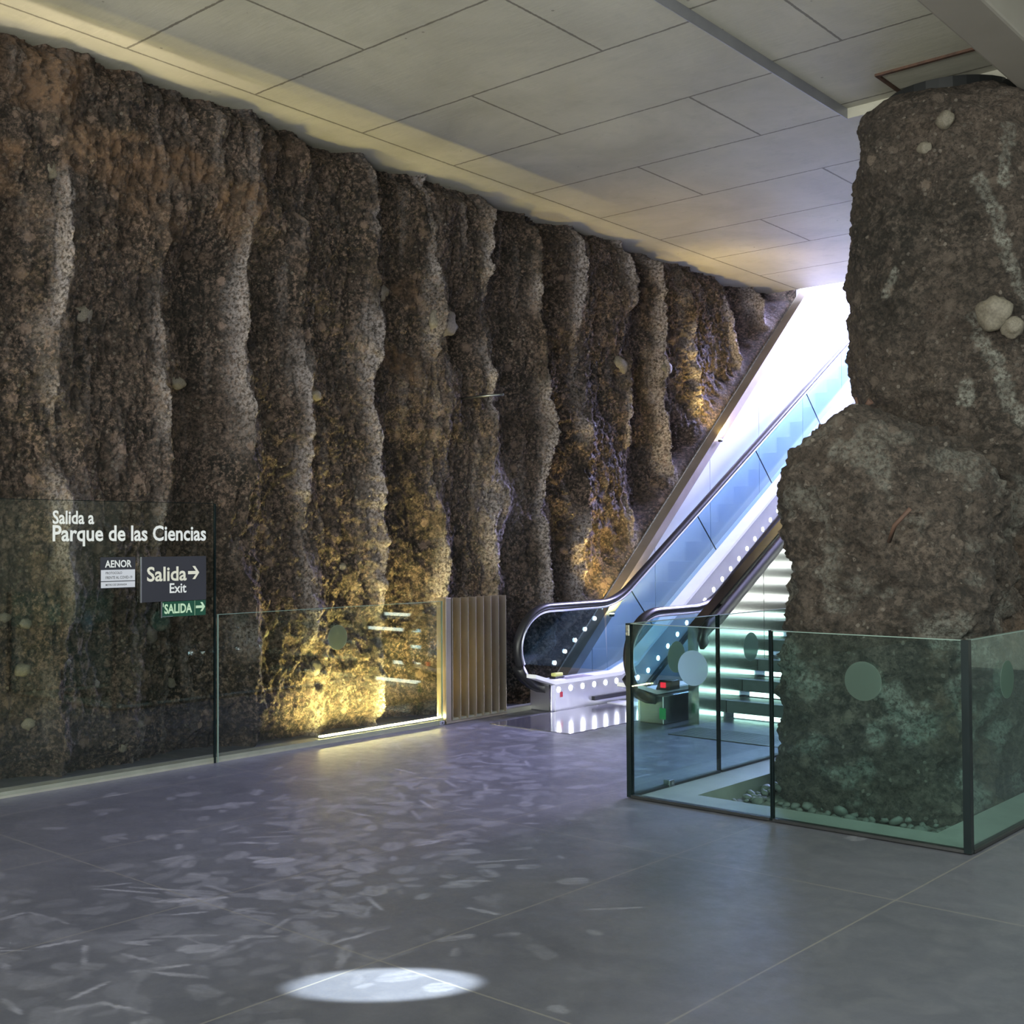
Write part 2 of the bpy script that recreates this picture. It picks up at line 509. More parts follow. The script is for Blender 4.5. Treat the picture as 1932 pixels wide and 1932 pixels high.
def floor_mat():
    t = NT('dark_stone_tiles')
    v = t.coord()
    sp = t.n('ShaderNodeSeparateXYZ'); t.l(v, sp.inputs[0])
    x, y = sp.outputs[0], sp.outputs[1]
    tx = t.math('DIVIDE', t.math('ADD', x, 2.34), 1.205)
    ty = t.math('DIVIDE', t.math('SUBTRACT', y, 3.225), 2.05)
    dx = t.math('MULTIPLY', t.math('ABSOLUTE', t.math('SUBTRACT', t.math('FRACT', t.math('ADD', tx, 0.5)), 0.5)), 1.205)
    dy = t.math('MULTIPLY', t.math('ABSOLUTE', t.math('SUBTRACT', t.math('FRACT', t.math('ADD', ty, 0.5)), 0.5)), 2.05)
    d = t.math('MINIMUM', dx, dy)
    line = t.math('LESS_THAN', d, 0.0048)
    big = t.noise(v, 1.1, 6, 0.6, 0.5)
    med = t.noise(v, 9, 6, 0.7)
    grain = t.noise(v, 90, 3, 0.7)
    col = t.ramp(big, [(0.3, (0.048, 0.051, 0.064)), (0.7, (0.084, 0.087, 0.106))])
    col = t.mix(t.ramp(grain, [(0.4, 0), (0.7, 0.35)]), col, (0.09, 0.09, 0.094))
    at = t.n('ShaderNodeAttribute', attribute_name='scuff')
    mp = t.math('MULTIPLY', at.outputs['Fac'], t.ramp(t.noise(v, 60, 4, 0.7), [(0.30, 0.55), (0.55, 1.0)]))
    cloud = t.ramp(t.noise(v, 4.5, 6, 0.7, 0.8), [(0.45, 0), (0.7, 0.30)])
    col = t.mix(cloud, col, (0.12, 0.12, 0.128))
    col = t.mix(t.math('MULTIPLY', mp, 0.85), col, (0.26, 0.26, 0.29))
    col = t.mix(t.math('MULTIPLY', line, 0.6), col, (0.16, 0.15, 0.13))
    t.setp(Base_Color=col)
    r = t.ramp(med, [(0.3, 0.30), (0.7, 0.45)])
    r = t.math('ADD', r, t.math('MULTIPLY', mp, 0.12))
    t.l(r, t.b.inputs['Roughness'])
    t.b.inputs['Specular IOR Level'].default_value = 0.55
    t.bump(t.math('SUBTRACT', t.math('MULTIPLY', grain, 0.15), line), 0.15, 0.004)
    return t.m


M['concrete'] = concrete_mat()
M['floor'] = floor_mat()

# ------------------------------------------------------------------ the room
def struct(mb, name, mat, **kw):
    return tag(mb.build(name, mat, **kw), kind='structure')


GX = -7.63                       # plane of the glass along the left wall
def cz(y): return 5.2 - 0.0207 * (y - 4.64)

def floor_mesh():
    h = 0.0125
    Vs, Fs, Ss, off = [], [], [], 0
    rs = np.random.RandomState(3)
    # wiped marks left on the stone: (x, y, length, width, angle, strength)
    marks = []
    for i in range(1100):
        y = rs.uniform(1.3, 8.9)
        x = -3.25 - 0.42 * y + rs.normal(0, 0.62)
        if i % 6 == 0: x += rs.normal(0, 0.9)
        if x > -1.2 or x < -7.5: continue
        L = rs.uniform(0.035, 0.10); marks.append((x, y, L, L * rs.uniform(0.35, 0.8), rs.uniform(0, math.pi), rs.uniform(0.10, 0.55) * (1.0 if y > 3.2 else 0.6)))
    for i in range(110):
        y = rs.uniform(1.4, 8.5); x = -3.25 - 0.42 * y + rs.normal(0, 0.7)
        marks.append((x, y, rs.uniform(0.08, 0.16), rs.uniform(0.008, 0.02), rs.uniform(0, math.pi), rs.uniform(0.5, 0.9)))
    for (x, y, L, wd, an, st) in ((-5.06, 3.88, 0.11, 0.055, 1.0, 0.95), (-5.16, 3.86, 0.07, 0.03, 0.6, 0.8), (-4.78, 3.23, 0.13, 0.035, 0.95, 0.95), (-4.88, 3.13, 0.08, 0.015, 1.2, 0.8),
                                  (-5.42, 4.05, 0.12, 0.018, 0.6, 0.9), (-4.2, 2.85, 0.09, 0.06, 0.9, 0.75), (-4.16, 2.98, 0.09, 0.012, 1.6, 0.7), (-4.45, 2.75, 0.08, 0.016, 1.0, 0.7),
                                  (-5.05, 3.22, 0.20, 0.012, 0.5, 0.8), (-5.14, 3.10, 0.18, 0.012, 0.45, 0.7), (-5.3, 3.1, 0.09, 0.012, 1.1, 0.6), (-5.75, 4.95, 0.15, 0.05, 0.7, 0.45),
                                  (-5.55, 5.05, 0.12, 0.05, 0.6, 0.4), (-4.15, 3.6, 0.10, 0.06, 0.3, 0.5), (-4.05, 3.62, 0.08, 0.01, 2.2, 0.85), (-3.5, 3.62, 0.09, 0.03, 1.1, 0.6)):
        marks.append((x, y, L, wd, an, st))
    for (x0, x1, y0, y1) in ((-7.63, -0.6, 1.2, 6.3), (-7.63, -4.54, 6.3, 9.0)):
        nx, ny = int((x1 - x0) / h) + 2, int((y1 - y0) / h) + 2
        xs, ys = np.linspace(x0, x1, nx), np.linspace(y0, y1, ny)
        S = np.zeros((ny, nx))
        hx, hy = xs[1] - xs[0], ys[1] - ys[0]
        for (x, y, L, wd, an, st) in marks:
            i0, i1 = int((x - 0.25 - x0) / hx), int((x + 0.25 - x0) / hx) + 1
            j0_, j1 = int((y - 0.25 - y0) / hy), int((y + 0.25 - y0) / hy) + 1
            i0, j0_ = max(i0, 0), max(j0_, 0); i1, j1 = min(i1, nx), min(j1, ny)
            if i1 <= i0 or j1 <= j0_: continue
            gx, gy = np.meshgrid(xs[i0:i1] - x, ys[j0_:j1] - y)
            ca, sa = math.cos(an), math.sin(an)
            p, q = gx * ca + gy * sa, -gx * sa + gy * ca
            nz = perlin((p + x) * 9, (q + y) * 45, 0.0)
            nb = perlin((p + x) * 18, (q + y) * 18, 3.0)
            r = (np.abs(p) / L) ** 2.5 + (np.abs(q) / wd) ** 2.5 + 0.55 * nb
            val = st * (1 - sstep(0.7, 1.1, r)) * np.clip(0.72 + 0.75 * nz, 0.15, 1)
            S[j0_:j1, i0:i1] = np.maximum(S[j0_:j1, i0:i1], val)
        GX_, GY_ = np.meshgrid(xs, ys)
        Vs.append(np.stack([GX_, GY_, np.zeros_like(GX_)], -1).reshape(-1, 3))
        ii = np.arange(ny - 1)[:, None] * nx + np.arange(nx - 1)[None, :]
        Fs.append(np.stack([ii, ii + 1, ii + nx + 1, ii + nx], -1).reshape(-1, 4) + off)
        Ss.append(S.ravel()); off += nx * ny
    m = MB()
    for (x0, x1, y0, y1) in ((-9.0, -7.63, -9, 16), (-7.63, 8, -9, 1.2), (-0.6, 8, 1.2, 6.3), (-7.63, -4.54, 9.0, 16), (-2.38, 8, 6.3, 16), (-4.54, -2.38, 10.25, 16)):
        m.box(x0, x1, y0, y1, -0.3, 0.0)
    Vs.append(np.array(m.v)); Fs.append(np.array(m.f) + off); Ss.append(np.zeros(len(m.v)))
    return big_mesh('floor', np.concatenate(Vs), np.concatenate(Fs), M['floor'], {'scuff': np.concatenate(Ss)}, smooth=False)


tag(floor_mesh(), kind='structure')

STRIP_X, STRIP_Y = -4.43, 9.25
def slab(mb, x0, x1, y0, y1, dz=0.0, th=0.5):
    mb.prism([(y0, cz(y0) + dz), (y1, cz(y1) + dz), (y1, cz(y1) + dz + th), (y0, cz(y0) + dz + th)], 0, x0, x1)
c = MB()
slab(c, -9.2, STRIP_X, -9, 14.65)
slab(c, STRIP_X, 8, STRIP_Y, 14.65)
slab(c, STRIP_X, 8, -9, STRIP_Y, 0.085, 0.5)
struct(c, 'ceiling', M['concrete'])
b = MB()
b.prism([(-9, cz(-9) - 0.21), (14.6, cz(14.6) - 0.21), (14.6, cz(14.6) + 0.2), (-9, cz(-9) + 0.2)], 0, -2.965, -2.64)
struct(b, 'trim_1', simple('smooth_concrete_beam', (0.24, 0.22, 0.19), (0.28, 0.255, 0.225), 1.2, 0.7), bevel=0.02)
# steel angle along the step of the ceiling
b = MB()
b.box(STRIP_X, STRIP_X + 0.006, -2.0, STRIP_Y, 5.10, 5.30)
for v in range(len(b.v)):
    x, y, z = b.v[v]
    b.v[v] = (x, y, cz(y) - 0.004 + (0.088 if z > 5.2 else 0))
struct(b, 'trim_2', simple('grey_blue_steel_edge', (0.30, 0.31, 0.36), (0.36, 0.37, 0.42), 4, 0.4, 0.5))

# hall enclosure behind and beside the camera
w = MB(); w.box(-9, 8, -9.2, -9, 0, 6); struct(w, 'wall_back', M['plaster'])
w = MB(); w.box(7.8, 8, -9, 16, 0, 6); struct(w, 'wall_right', M['plaster'])
w = MB(); w.box(-3.3, 8, 15.4, 15.6, 0, 6); struct(w, 'wall_front', M['plaster'])

# stairwell shaft: white enamel panels on the left, right wall, slab below
beam_y = lambda z: 9.28 + z / 0.898        # the diagonal edge where the rock is cut
SH = -7.83
j0 = 12.54 - 1.18 * 3
k = 0
p = MB()
y = j0
while y < 24:
    y1 = y + 1.18 - 0.012
    zl = lambda q: min(12.0, (q - 9.36) * 0.898) if q < 14.85 else 12.0
    if y1 > 9.5: p.prism([(max(y, 9.36), -0.1), (y1, -0.1), (y1, zl(y1))] + ([(14.86, 12.0), (14.85, zl(14.84))] if y < 14.85 < y1 else []) + [(max(y, 9.36), max(0, zl(max(y, 9.36))))], 0, SH - 0.03, SH)
    y += 1.18
struct(p, 'wall_stairwell', M['white_panel'])
b = MB()
b.prism([(9.4, -0.1), (24, -0.1), (24, 12), (14.9, 12), (14.9, 4.95)], 0, SH - 0.08, SH - 0.035)
b.box(-3.5, -3.3, 12.0, 24, 0, 5.0)
b.box(-3.5, -3.3, 14.7, 24, 5.0, 10)
b.prism([(13.0, 0.9), (24.0, 0.9 + 11 * 0.6), (24.0, 0), (13.0, 0)], 0, SH, -7.6)
struct(b, 'wall_shaft', M['plaster'])
b = MB().prism([(9.4, -0.1), (24, -0.1), (24, 12), (14.9, 12), (14.9, 4.95)], 0, SH - 0.034, SH - 0.031)
struct(b, 'trim_8', M['edge'])
# diagonal trim: steel edge between rock and panels
zt = cz(14.9)
b = MB()
wy = 0.16
b.prism([(beam_y(-0.02) + 0.0, -0.02), (beam_y(-0.02) + wy, -0.02), (beam_y(zt) + wy, zt), (beam_y(zt), zt)], 0, SH + 0.001, -7.70)
struct(b, 'trim_3', M['trim'])

# kerbs
k = MB()
k.box(GX + 0.004, GX - 0.12, 0.4, 9.1, 0.0, 0.042)
struct(k, 'trim_4', M['kerb'])
k = MB()
for (x0, x1, y0, y1) in ((-4.54, -2.38, 6.3, 6.6), (-4.54, -4.24, 6.6, 10.0), (-2.68, -2.38, 6.6, 10.0), (-4.54, -2.38, 10.0, 10.25)):
    k.box(x0, x1, y0, y1, -0.3, 0.006)
struct(k, 'trim_5', M['kerb'])

# ------------------------------------------------------------------ rock wall
NY, NZ = 1350, 500
u = np.linspace(0, 1, NY)
zc = np.linspace(-0.02, 5.24, NZ)
Z, U = np.meshgrid(zc, u, indexing='ij')
y0 = 0.8
Y = y0 + (beam_y(Z) + 0.03 - y0) * U
crest = np.array([0.45, 1.2, 1.98, 2.76, 3.54, 4.31, 5.07, 5.88, 6.52, 7.25, 8.03, 8.77, 9.60, 10.28, 11.08, 11.80, 12.49, 13.45, 14.2, 15.0, 15.8, 16.6])
yw = Y + 0.12 * fbm(Y * 0.7, Z * 0.55, 0.0, 3) + 0.05 * fbm(Y * 3, Z * 1.6, 4.0, 2)
idx = np.clip(np.searchsorted(crest, yw) - 1, 0, len(crest) - 2)
tt = np.clip((yw - crest[idx]) / (crest[idx + 1] - crest[idx]), 0, 1)
dep = np.array([0.24 + 0.10 * math.sin(i * 2.3) for i in range(len(crest))])[idx]
sc = np.clip(1 - (2 * tt - 1) ** 2, 0, 1) ** 0.75
near = np.minimum(tt, 1 - tt) * (crest[idx + 1] - crest[idx])
fade = 1 - 0.75 * sstep(3.9, 4.6, Z + 0.5 * fbm(Y * 0.8, Z * 0.8, 9.0, 2)) * (1 - sstep(5.8, 6.8, Y))
X = -7.90 - 0.06 * Z / 5.1 - dep * sc * fade
wear = sstep(0.05, 0.5, fbm(Y * 0.9, Z * 0.9, 21.0, 3) + 0.1)
X -= 0.13 * wear * np.exp(-(near / 0.09) ** 2) * fade
X += 0.085 * fbm(Y * 1.1, Z * 0.8, 2.0, 3)
lump = sstep(3.7, 4.5, Z) * (1 - sstep(5.6, 6.8, Y))
X += (0.055 + 0.05 * lump) * fbm(Y * 4, Z * 2.2, 5.0, 4)
X += 0.032 * fbm(Y * 13, Z * 8, 7.0, 4, 0.65)
X += 0.03 * fbm(Y * 9, Z * 1.6, 17.0, 3, 0.6, True)
d1, c1 = worley(Y * 8, Z * 7, np.full_like(Y, 0.5))
X += (0.030 + 0.04 * lump) * np.clip(0.55 - d1, 0, 1) * (c1 > 0.45)
d2, c2 = worley(Y * 24, Z * 22, np.full_like(Y, 0.5))
X += 0.022 * np.clip(0.6 - d2, 0, 1) * (0.3 + c2)
X += 0.008 * fbm(Y * 45, Z * 40, 8.0, 2)
mound = np.exp(-((Y - 8.95) / 0.30) ** 2 - ((Z - 2.0) / 0.45) ** 2)
X += 0.20 * mound
X -= 0.24 * np.exp(-((Y - 8.42) / 0.16) ** 2 - ((Z - 3.62) / 0.26) ** 2)
X -= 0.11 * (1 - sstep(0.0, 0.22, Z))
dist = beam_y(Z) - Y
X += (-7.86 - X) * np.exp(-(dist / 0.16) ** 2)
X -= 0.16 * sstep(-0.22, 0.0, Z - (5.2 - 0.0207 * (Y - 4.64)))
lim = np.where(Z < 2.0, -7.69, -7.60)
X = np.where(X > lim - 0.05, lim - 0.05 + 0.05 * np.tanh((X - lim + 0.05) / 0.05), X)
pale = np.exp(-(near / (0.05 + 0.05 * sstep(-0.3, 0.5, fbm(Y * 2, Z * 1.2, 81.0, 2)))) ** 2) * (1 - 0.7 * wear) * fade * (0.95 + 0.5 * sstep(6.5, 9.5, Y))  # pale mortar on the crests, painted lighter still for the light they catch
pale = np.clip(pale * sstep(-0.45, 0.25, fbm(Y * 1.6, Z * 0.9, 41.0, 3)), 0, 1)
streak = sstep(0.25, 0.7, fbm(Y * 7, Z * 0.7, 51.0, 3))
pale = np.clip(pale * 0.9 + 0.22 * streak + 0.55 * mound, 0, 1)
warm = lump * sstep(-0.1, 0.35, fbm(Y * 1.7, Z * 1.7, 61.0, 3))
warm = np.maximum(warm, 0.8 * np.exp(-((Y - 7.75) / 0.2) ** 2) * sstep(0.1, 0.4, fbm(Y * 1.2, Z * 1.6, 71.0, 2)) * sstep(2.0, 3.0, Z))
V = np.stack([X, Y, Z], -1).reshape(-1, 3)
ii = np.arange(NZ - 1)[:, None] * NY + np.arange(NY - 1)[None, :]
Fq = np.stack([ii, ii + 1, ii + NY + 1, ii + NY], -1).reshape(-1, 4)
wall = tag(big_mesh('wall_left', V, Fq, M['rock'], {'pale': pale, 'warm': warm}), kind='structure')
# solid earth behind the face
w = MB()
w.box(-9.2, -8.55, -9.2, 9.5, 0, 6)
w.box(-8.6, -7.95, -9.2, 0.85, 0, 5.4)
w.prism([(9.30, -0.1), (24, -0.1), (24, 12), (14.9, 12), (14.9, 4.93)], 0, -9.2, SH - 0.085)
w.build('earth_backing', M['rock'], wall)


def wall_x(y, z):
    i = int(np.argmin(np.abs(zc - z)))
    return float(X[i, int(np.argmin(np.abs(Y[i] - y)))])


def stone_mesh(name, sub, seed, squash=(1, 1, 1), amp=0.25):
    bm = bmesh.new()
    bmesh.ops.create_icosphere(bm, subdivisions=sub, radius=1.0)
    co = np.array([v.co[:] for v in bm.verts])
    n = fbm(co[:, 0] * 0.9 + seed * 3.1, co[:, 1] * 0.9 + seed, co[:, 2] * 0.9 - seed, 3)
    for v, k in zip(bm.verts, n):
        s = 1 + amp * k
        v.co = Vector((v.co.x * s * squash[0], v.co.y * s * squash[1], v.co.z * s * squash[2]))
    for fc in bm.faces: fc.smooth = True
    me = bpy.data.meshes.new(name)
    bm.to_mesh(me); bm.free()
    return me


for i, (y, z, s, mt) in enumerate(((3.95, 1.12, 0.075, 'stone'), (4.10, 1.08, 0.05, 'stone'), (4.08, 0.76, 0.06, 'pale_stone'), (4.31, 0.81, 0.04, 'stone'),
                                   (7.50, 3.94, 0.12, 'stone'), (8.15, 3.72, 0.17, 'stone'), (11.03, 3.62, 0.13, 'pale_stone'), (11.82, 3.66, 0.09, 'pale_stone'),
                                   (5.07, 0.95, 0.09, 'stone'), (4.12, 0.38, 0.06, 'stone'), (4.79, 0.14, 0.05, 'stone'), (4.94, 0.28, 0.05, 'stone'),
                                   (6.96, 1.42, 0.05, 'pale_stone'), (6.60, 0.57, 0.08, 'stone'), (4.6, 0.62, 0.04, 'stone'), (5.3, 0.55, 0.05, 'stone'),
                                   (4.6, 1.15, 0.05, 'pale_stone'), (6.1, 0.9, 0.04, 'stone'), (4.5, 3.3, 0.09, 'stone'), (5.35, 2.9, 0.07, 'stone'),
                                   (4.25, 4.3, 0.08, 'pale_stone'), (6.6, 2.9, 0.06, 'stone'), (3.9, 0.55, 0.05, 'pale_stone'), (5.15, 1.32, 0.045, 'pale_stone'))):
    me = stone_mesh('embedded_stone', 3, i, (0.7, 1.0, 0.8), 0.35)
    me.materials.append(M[mt])
    o = bpy.data.objects.new('embedded_stone', me); COL.objects.link(o); o.parent = wall
    o.location = (min(wall_x(y, z), -7.73) - s * 0.25, y, z); o.scale = (s * 0.8, s, s)
    o.rotation_euler = (random.uniform(-.5, .5), 0, 0)

r = MB().tube([(wall_x(8.4, 3.02) - 0.1, 8.38, 3.01), (-7.75, 8.43, 3.02), (-7.60, 8.53, 3.03)], 0.012)
o = r.build('steel_rod', M['steel_dark']); tag(o, 'thin steel rod sticking straight out of the rock wall above the slatted screen', 'rod')

# yellow strip lamps on the kerb at the foot of the rock
def strip_lamp(y0, y1, x, label):
    t = thing('strip_lamp', label, 'lamp', (x, (y0 + y1) / 2, 0.042))
    MB().box(x - 0.028, x + 0.028, y0, y1, 0.043, 0.052).build('housing', M['alu'], t)
    l = bpy.data.lights.new('strip_lamp_light', 'AREA'); l.shape = 'RECTANGLE'; l.size = 0.02; l.size_y = y1 - y0
    l.energy = (19 if y0 > 4 else 9) * (y1 - y0); l.color = (0.97, 0.80, 0.24); l.spread = math.radians(130)
    lo = bpy.data.objects.new('tube_light', l); COL.objects.link(lo); lo.parent = t
    lo.location = (-0.015, 0, 0.03); lo.rotation_euler = aim_rot((-0.7, 0, 1), (0, 1, 0))
    MB().box(x - 0.012, x + 0.012, y0 + 0.01, y1 - 0.01, 0.0525, 0.060).build('diffuser', M['led_yellow'], t)
    return t
strip_lamp(6.35, 7.78, -7.695, 'glowing yellow strip lamp on the kerb beside the slatted screen')
strip_lamp(1.5, 3.35, -7.695, 'yellow strip lamp on the kerb left of the sign glass')


def ground_flood(loc, aim, e, label):
    t = thing('flood_lamp', label, 'lamp', loc)
    x, y, z = loc
    MB().box(x - 0.02, x + 0.02, y - 0.025, y + 0.025, z - 0.03, z).build('housing', M['black'], t, bevel=0.008)
    MB().box(x - 0.015, x + 0.015, y - 0.02, y + 0.02, z + 0.001, z + 0.004).build('lens', M['led_yellow'], t)
    l = bpy.data.lights.new('flood_lamp_bulb', 'SPOT'); l.energy = e; l.color = (1.0, 0.72, 0.20)
    l.spot_size = math.radians(110); l.spot_blend = 0.8; l.shadow_soft_size = 0.05
    lo = bpy.data.objects.new('bulb', l); COL.objects.link(lo); lo.parent = t
    lo.location = (0.02, 0, 0.03)
    lo.rotation_euler = (Vector(aim) - Vector(loc)).to_track_quat('-Z', 'Y').to_euler()
    return t

# ------------------------------------------------------------------ glass guard along the left wall
def text_mesh(name, body, mat, y0, y1, z0, z1, x, parent, bold=0.012, squeeze=True):
    cu = bpy.data.curves.new(name, 'FONT')
    cu.body = body; cu.size = 1.0; cu.offset = bold; cu.resolution_u = 3
    tmp = bpy.data.objects.new(name, cu); COL.objects.link(tmp)
    dg = bpy.context.evaluated_depsgraph_get(); dg.update()
    me = bpy.data.meshes.new_from_object(tmp.evaluated_get(dg))
    bpy.data.objects.remove(tmp); bpy.data.curves.remove(cu)
    co = np.zeros(len(me.vertices) * 3); me.vertices.foreach_get('co', co); co = co.reshape(-1, 3)
    ax, bx = co[:, 0].min(), co[:, 0].max()
    az, bz = 0.0, co[:, 1].max()
    out = np.stack([np.full(len(co), x), y0 + (co[:, 0] - ax) / (bx - ax) * (y1 - y0), z0 + (co[:, 1] - az) / (bz - az) * (z1 - z0)], 1)
    me.vertices.foreach_set('co', out.ravel()); me.update()
    me.name = name
    me.materials.clear(); me.materials.append(mat)
    o = bpy.data.objects.new(name, me); COL.objects.link(o)
    if parent is not None:
        o.parent = parent; o.matrix_parent_inverse = Matrix.Translation(-parent.location)
    return o


def arrow_mesh(name, mat, y0, y1, zc_, hh, x, parent, th=0.30):
    """right-pointing arrow: shaft and open chevron head"""
    w_ = hh * th * 2
    tip, bk = y1, y1 - hh * 1.0
    q = w_ * 0.75
    poly = [(y0, zc_ - w_ / 2), (tip - q - w_ * .5, zc_ - w_ / 2), (bk - q * .55, zc_ - hh), (bk + q * .75, zc_ - hh), (tip, zc_),
            (bk + q * .75, zc_ + hh), (bk - q * .55, zc_ + hh), (tip - q - w_ * .5, zc_ + w_ / 2), (y0, zc_ + w_ / 2)]
    return MB().prism(poly, 0, x, x + 0.001).build(name, mat, parent)


def disc(name, mat, cx, cy, czz, rad, axis, parent, th=0.001, n=40):
    poly = [(rad * math.cos(2 * math.pi * i / n), rad * math.sin(2 * math.pi * i / n)) for i in range(n)]
    if axis == 0:
        return MB().prism([(cy + a, czz + b_) for a, b_ in poly], 0, cx, cx + th).build(name, mat, parent)
    return MB().prism([(cx + a, czz + b_) for a, b_ in poly], 1, cy, cy + th).build(name, mat, parent)


t = thing('glass_barrier', 'tall clear glass panel lettered Salida a Parque de las Ciencias before the rock', 'glass barrier', (GX, 3.4, 0))
MB().box(GX, GX + 0.012, 1.6, 5.293, 0.02, 1.93).build('pane', M['glass_left'], t)
MB().box(GX - 0.002, GX + 0.014, 5.293, 5.306, 0.0, 1.93).build('edge_strip', M['edge'], t)
MB().box(GX, GX + 0.012, 1.6, 5.293, 1.93, 1.9335).build('top_edge', M['edge'], t)
text_mesh('lettering', 'Salida a', M['white_vinyl'], 4.016, 4.317, 1.774, 1.862, GX + 0.0135, t, 0.022)['label'] = 'white vinyl words Salida a'
text_mesh('lettering', 'Parque de las Ciencias', M['white_vinyl'], 4.016, 5.219, 1.658, 1.765, GX + 0.0135, t, 0.022)['label'] = 'white vinyl words Parque de las Ciencias'

t = thing('glass_barrier', 'low clear glass guard with a round dot, before the yellow-lit rock', 'glass barrier', (GX, 6.5, 0))
MB().box(GX, GX + 0.012, 5.33, 7.70, 0.02, 1.10).build('pane', M['glass_left'], t)
MB().box(GX - 0.001, GX + 0.013, 5.33, 7.70, 1.10, 1.104).build('top_edge', M['edge_light'], t)
MB().box(GX - 0.001, GX + 0.013, 7.70, 7.708, 0.02, 1.104).build('edge_strip', M['edge_light'], t)
MB().box(GX - 0.001, GX + 0.013, 5.322, 5.33, 0.0, 1.104).build('edge_strip', M['edge_light'], t)
disc('safety_dot', M['dot'], GX + 0.0125, 6.487, 0.857, 0.102, 0, t)
t = thing('glass_clamp', 'small metal floor clamp at the far end of the low glass guard', 'clamp', (GX, 7.70, 0))
MB().box(GX - 0.012, GX + 0.024, 7.66, 7.72, 0.0, 0.035).build('shoe', M['steel_bright'], t, bevel=0.004)
disc('screw', M['steel_dark'], GX + 0.0245, 7.69, 0.018, 0.008, 0, t)

SX = GX + 0.0135
t = thing('notice_sign', 'small black and grey AENOR notice stuck on the tall glass', 'sign', (SX, 4.5, 1.33))
MB().box(SX, SX + 0.003, 4.363, 4.632, 1.326, 1.543).build('board', M['sign_dark'], t)
MB().box(SX + 0.0031, SX + 0.0041, 4.367, 4.628, 1.378, 1.455).build('field', M['sign_grey'], t)
MB().box(SX + 0.0031, SX + 0.0041, 4.367, 4.628, 1.331, 1.372).build('field', M['sign_grey'], t)
text_mesh('lettering', 'AENOR', M['white_vinyl'], 4.397, 4.602, 1.473, 1.522, SX + 0.0036, t, 0.022)['label'] = 'white capitals AENOR'
text_mesh('lettering', 'PROTOCOLO', M['sign_dark'], 4.402, 4.527, 1.425, 1.442, SX + 0.0045, t, 0.006)
text_mesh('lettering', 'FRENTE AL COVID-19', M['sign_dark'], 4.402, 4.606, 1.392, 1.411, SX + 0.0045, t, 0.006)
text_mesh('lettering', 'METRO DE GRANADA', M['sign_dark'], 4.402, 4.565, 1.345, 1.358, SX + 0.0045, t, 0.004)
t = thing('exit_sign', 'dark blue-black sign reading Salida Exit with a cream arrow', 'sign', (SX, 4.95, 1.22))
MB().box(SX, SX + 0.006, 4.682, 5.216, 1.219, 1.541).build('board', M['sign_dark'], t)
MB().box(SX, SX + 0.007, 4.672, 4.680, 1.217, 1.541).build('edge_trim', M['alu'], t)
text_mesh('lettering', 'Salida', M['cream_vinyl'], 4.722, 5.048, 1.368, 1.470, SX + 0.0066, t, 0.02)
text_mesh('lettering', 'Exit', M['white_vinyl'], 4.906, 5.046, 1.279, 1.348, SX + 0.0066, t, 0.018)
arrow_mesh('arrow', M['cream_vinyl'], 5.060, 5.155, 1.421, 0.048, SX + 0.0066, t, 0.24)
t = thing('exit_sign', 'small green sign reading SALIDA with arrow, below the dark sign', 'sign', (SX, 5.03, 1.11))
MB().box(SX, SX + 0.004, 4.848, 5.213, 1.106, 1.216).build('board', M['sign_green'], t)
MB().box(SX, SX + 0.006, 4.840, 4.845, 1.102, 1.218).build('edge_trim', M['alu'], t)
MB().box(SX + 0.0041, SX + 0.005, 4.850, 4.935, 1.108, 1.112).build('edge_trim', M['alu'], t)
text_mesh('lettering', 'SALIDA', M['sign_mint'], 4.864, 5.096, 1.132, 1.199, SX + 0.0046, t, 0.03)
MB().box(SX + 0.0041, SX + 0.005, 4.852, 4.858, 1.18, 1.206).build('tick_mark', M['sign_mint'], t)
MB().box(SX + 0.0041, SX + 0.0046, 5.118, 5.120, 1.106, 1.216).build('divider', M['sign_mint'], t)
arrow_mesh('arrow', M['sign_mint'], 5.128, 5.207, 1.168, 0.034, SX + 0.0046, t, 0.28)

# ------------------------------------------------------------------ slatted screen beside the escalator
t = thing('slatted_screen', 'bronze metal screen of upright blades standing beside the escalator', 'screen', (-7.67, 8.2, 0.0))
sx0, sx1 = -7.70, -7.60
MB().box(sx0 - 0.02, sx1, 7.735, 7.80, 0.01, 1.13).build('post', M['brass'], t, bevel=0.003)
for i in range(8):
    y = 7.815 + i * 0.1035
    MB().box(sx0, sx1, y, y + 0.008, 0.03, 1.125).build('blade', M['brass'], t)
MB().box(sx0, sx1 + 0.004, 7.735, 8.55, 0.004, 0.022).build('bottom_rail', M['brass'], t)

# ------------------------------------------------------------------ escalator
LX, RX = -7.50, -6.22
YTOP = 22.0
def hand_path(x, z_top=1.0, yk=KNEE, inset=0.0):
    pts = []
    cy_, czz, ry, rz = 9.06, 0.61, 0.47 - inset, 0.39 - inset
    for a in np.linspace(-155, -270, 26):
        a = math.radians(a)
        pts.append((x, cy_ + ry * math.cos(a), czz + rz * math.sin(a)))
    zt_ = z_top - inset
    rad = 1.0
    th = math.atan(ESC_S)
    tl = rad * math.tan(th / 2)
    for y in np.linspace(9.12, yk - tl, 5): pts.append((x, y, zt_))
    for a in np.linspace(0, th, 9)[1:]:
        pts.append((x, yk - tl + rad * math.sin(a), zt_ + rad * (1 - math.cos(a))))
    y = pts[-1][1] + 0.4
    while y < YTOP:
        pts.append((x, y, zt_ + ESC_S * (y - yk))); y += 0.8
    return pts


def deck_z(y): return 0.30 + ESC_S * max(0.0, y - KNEE)


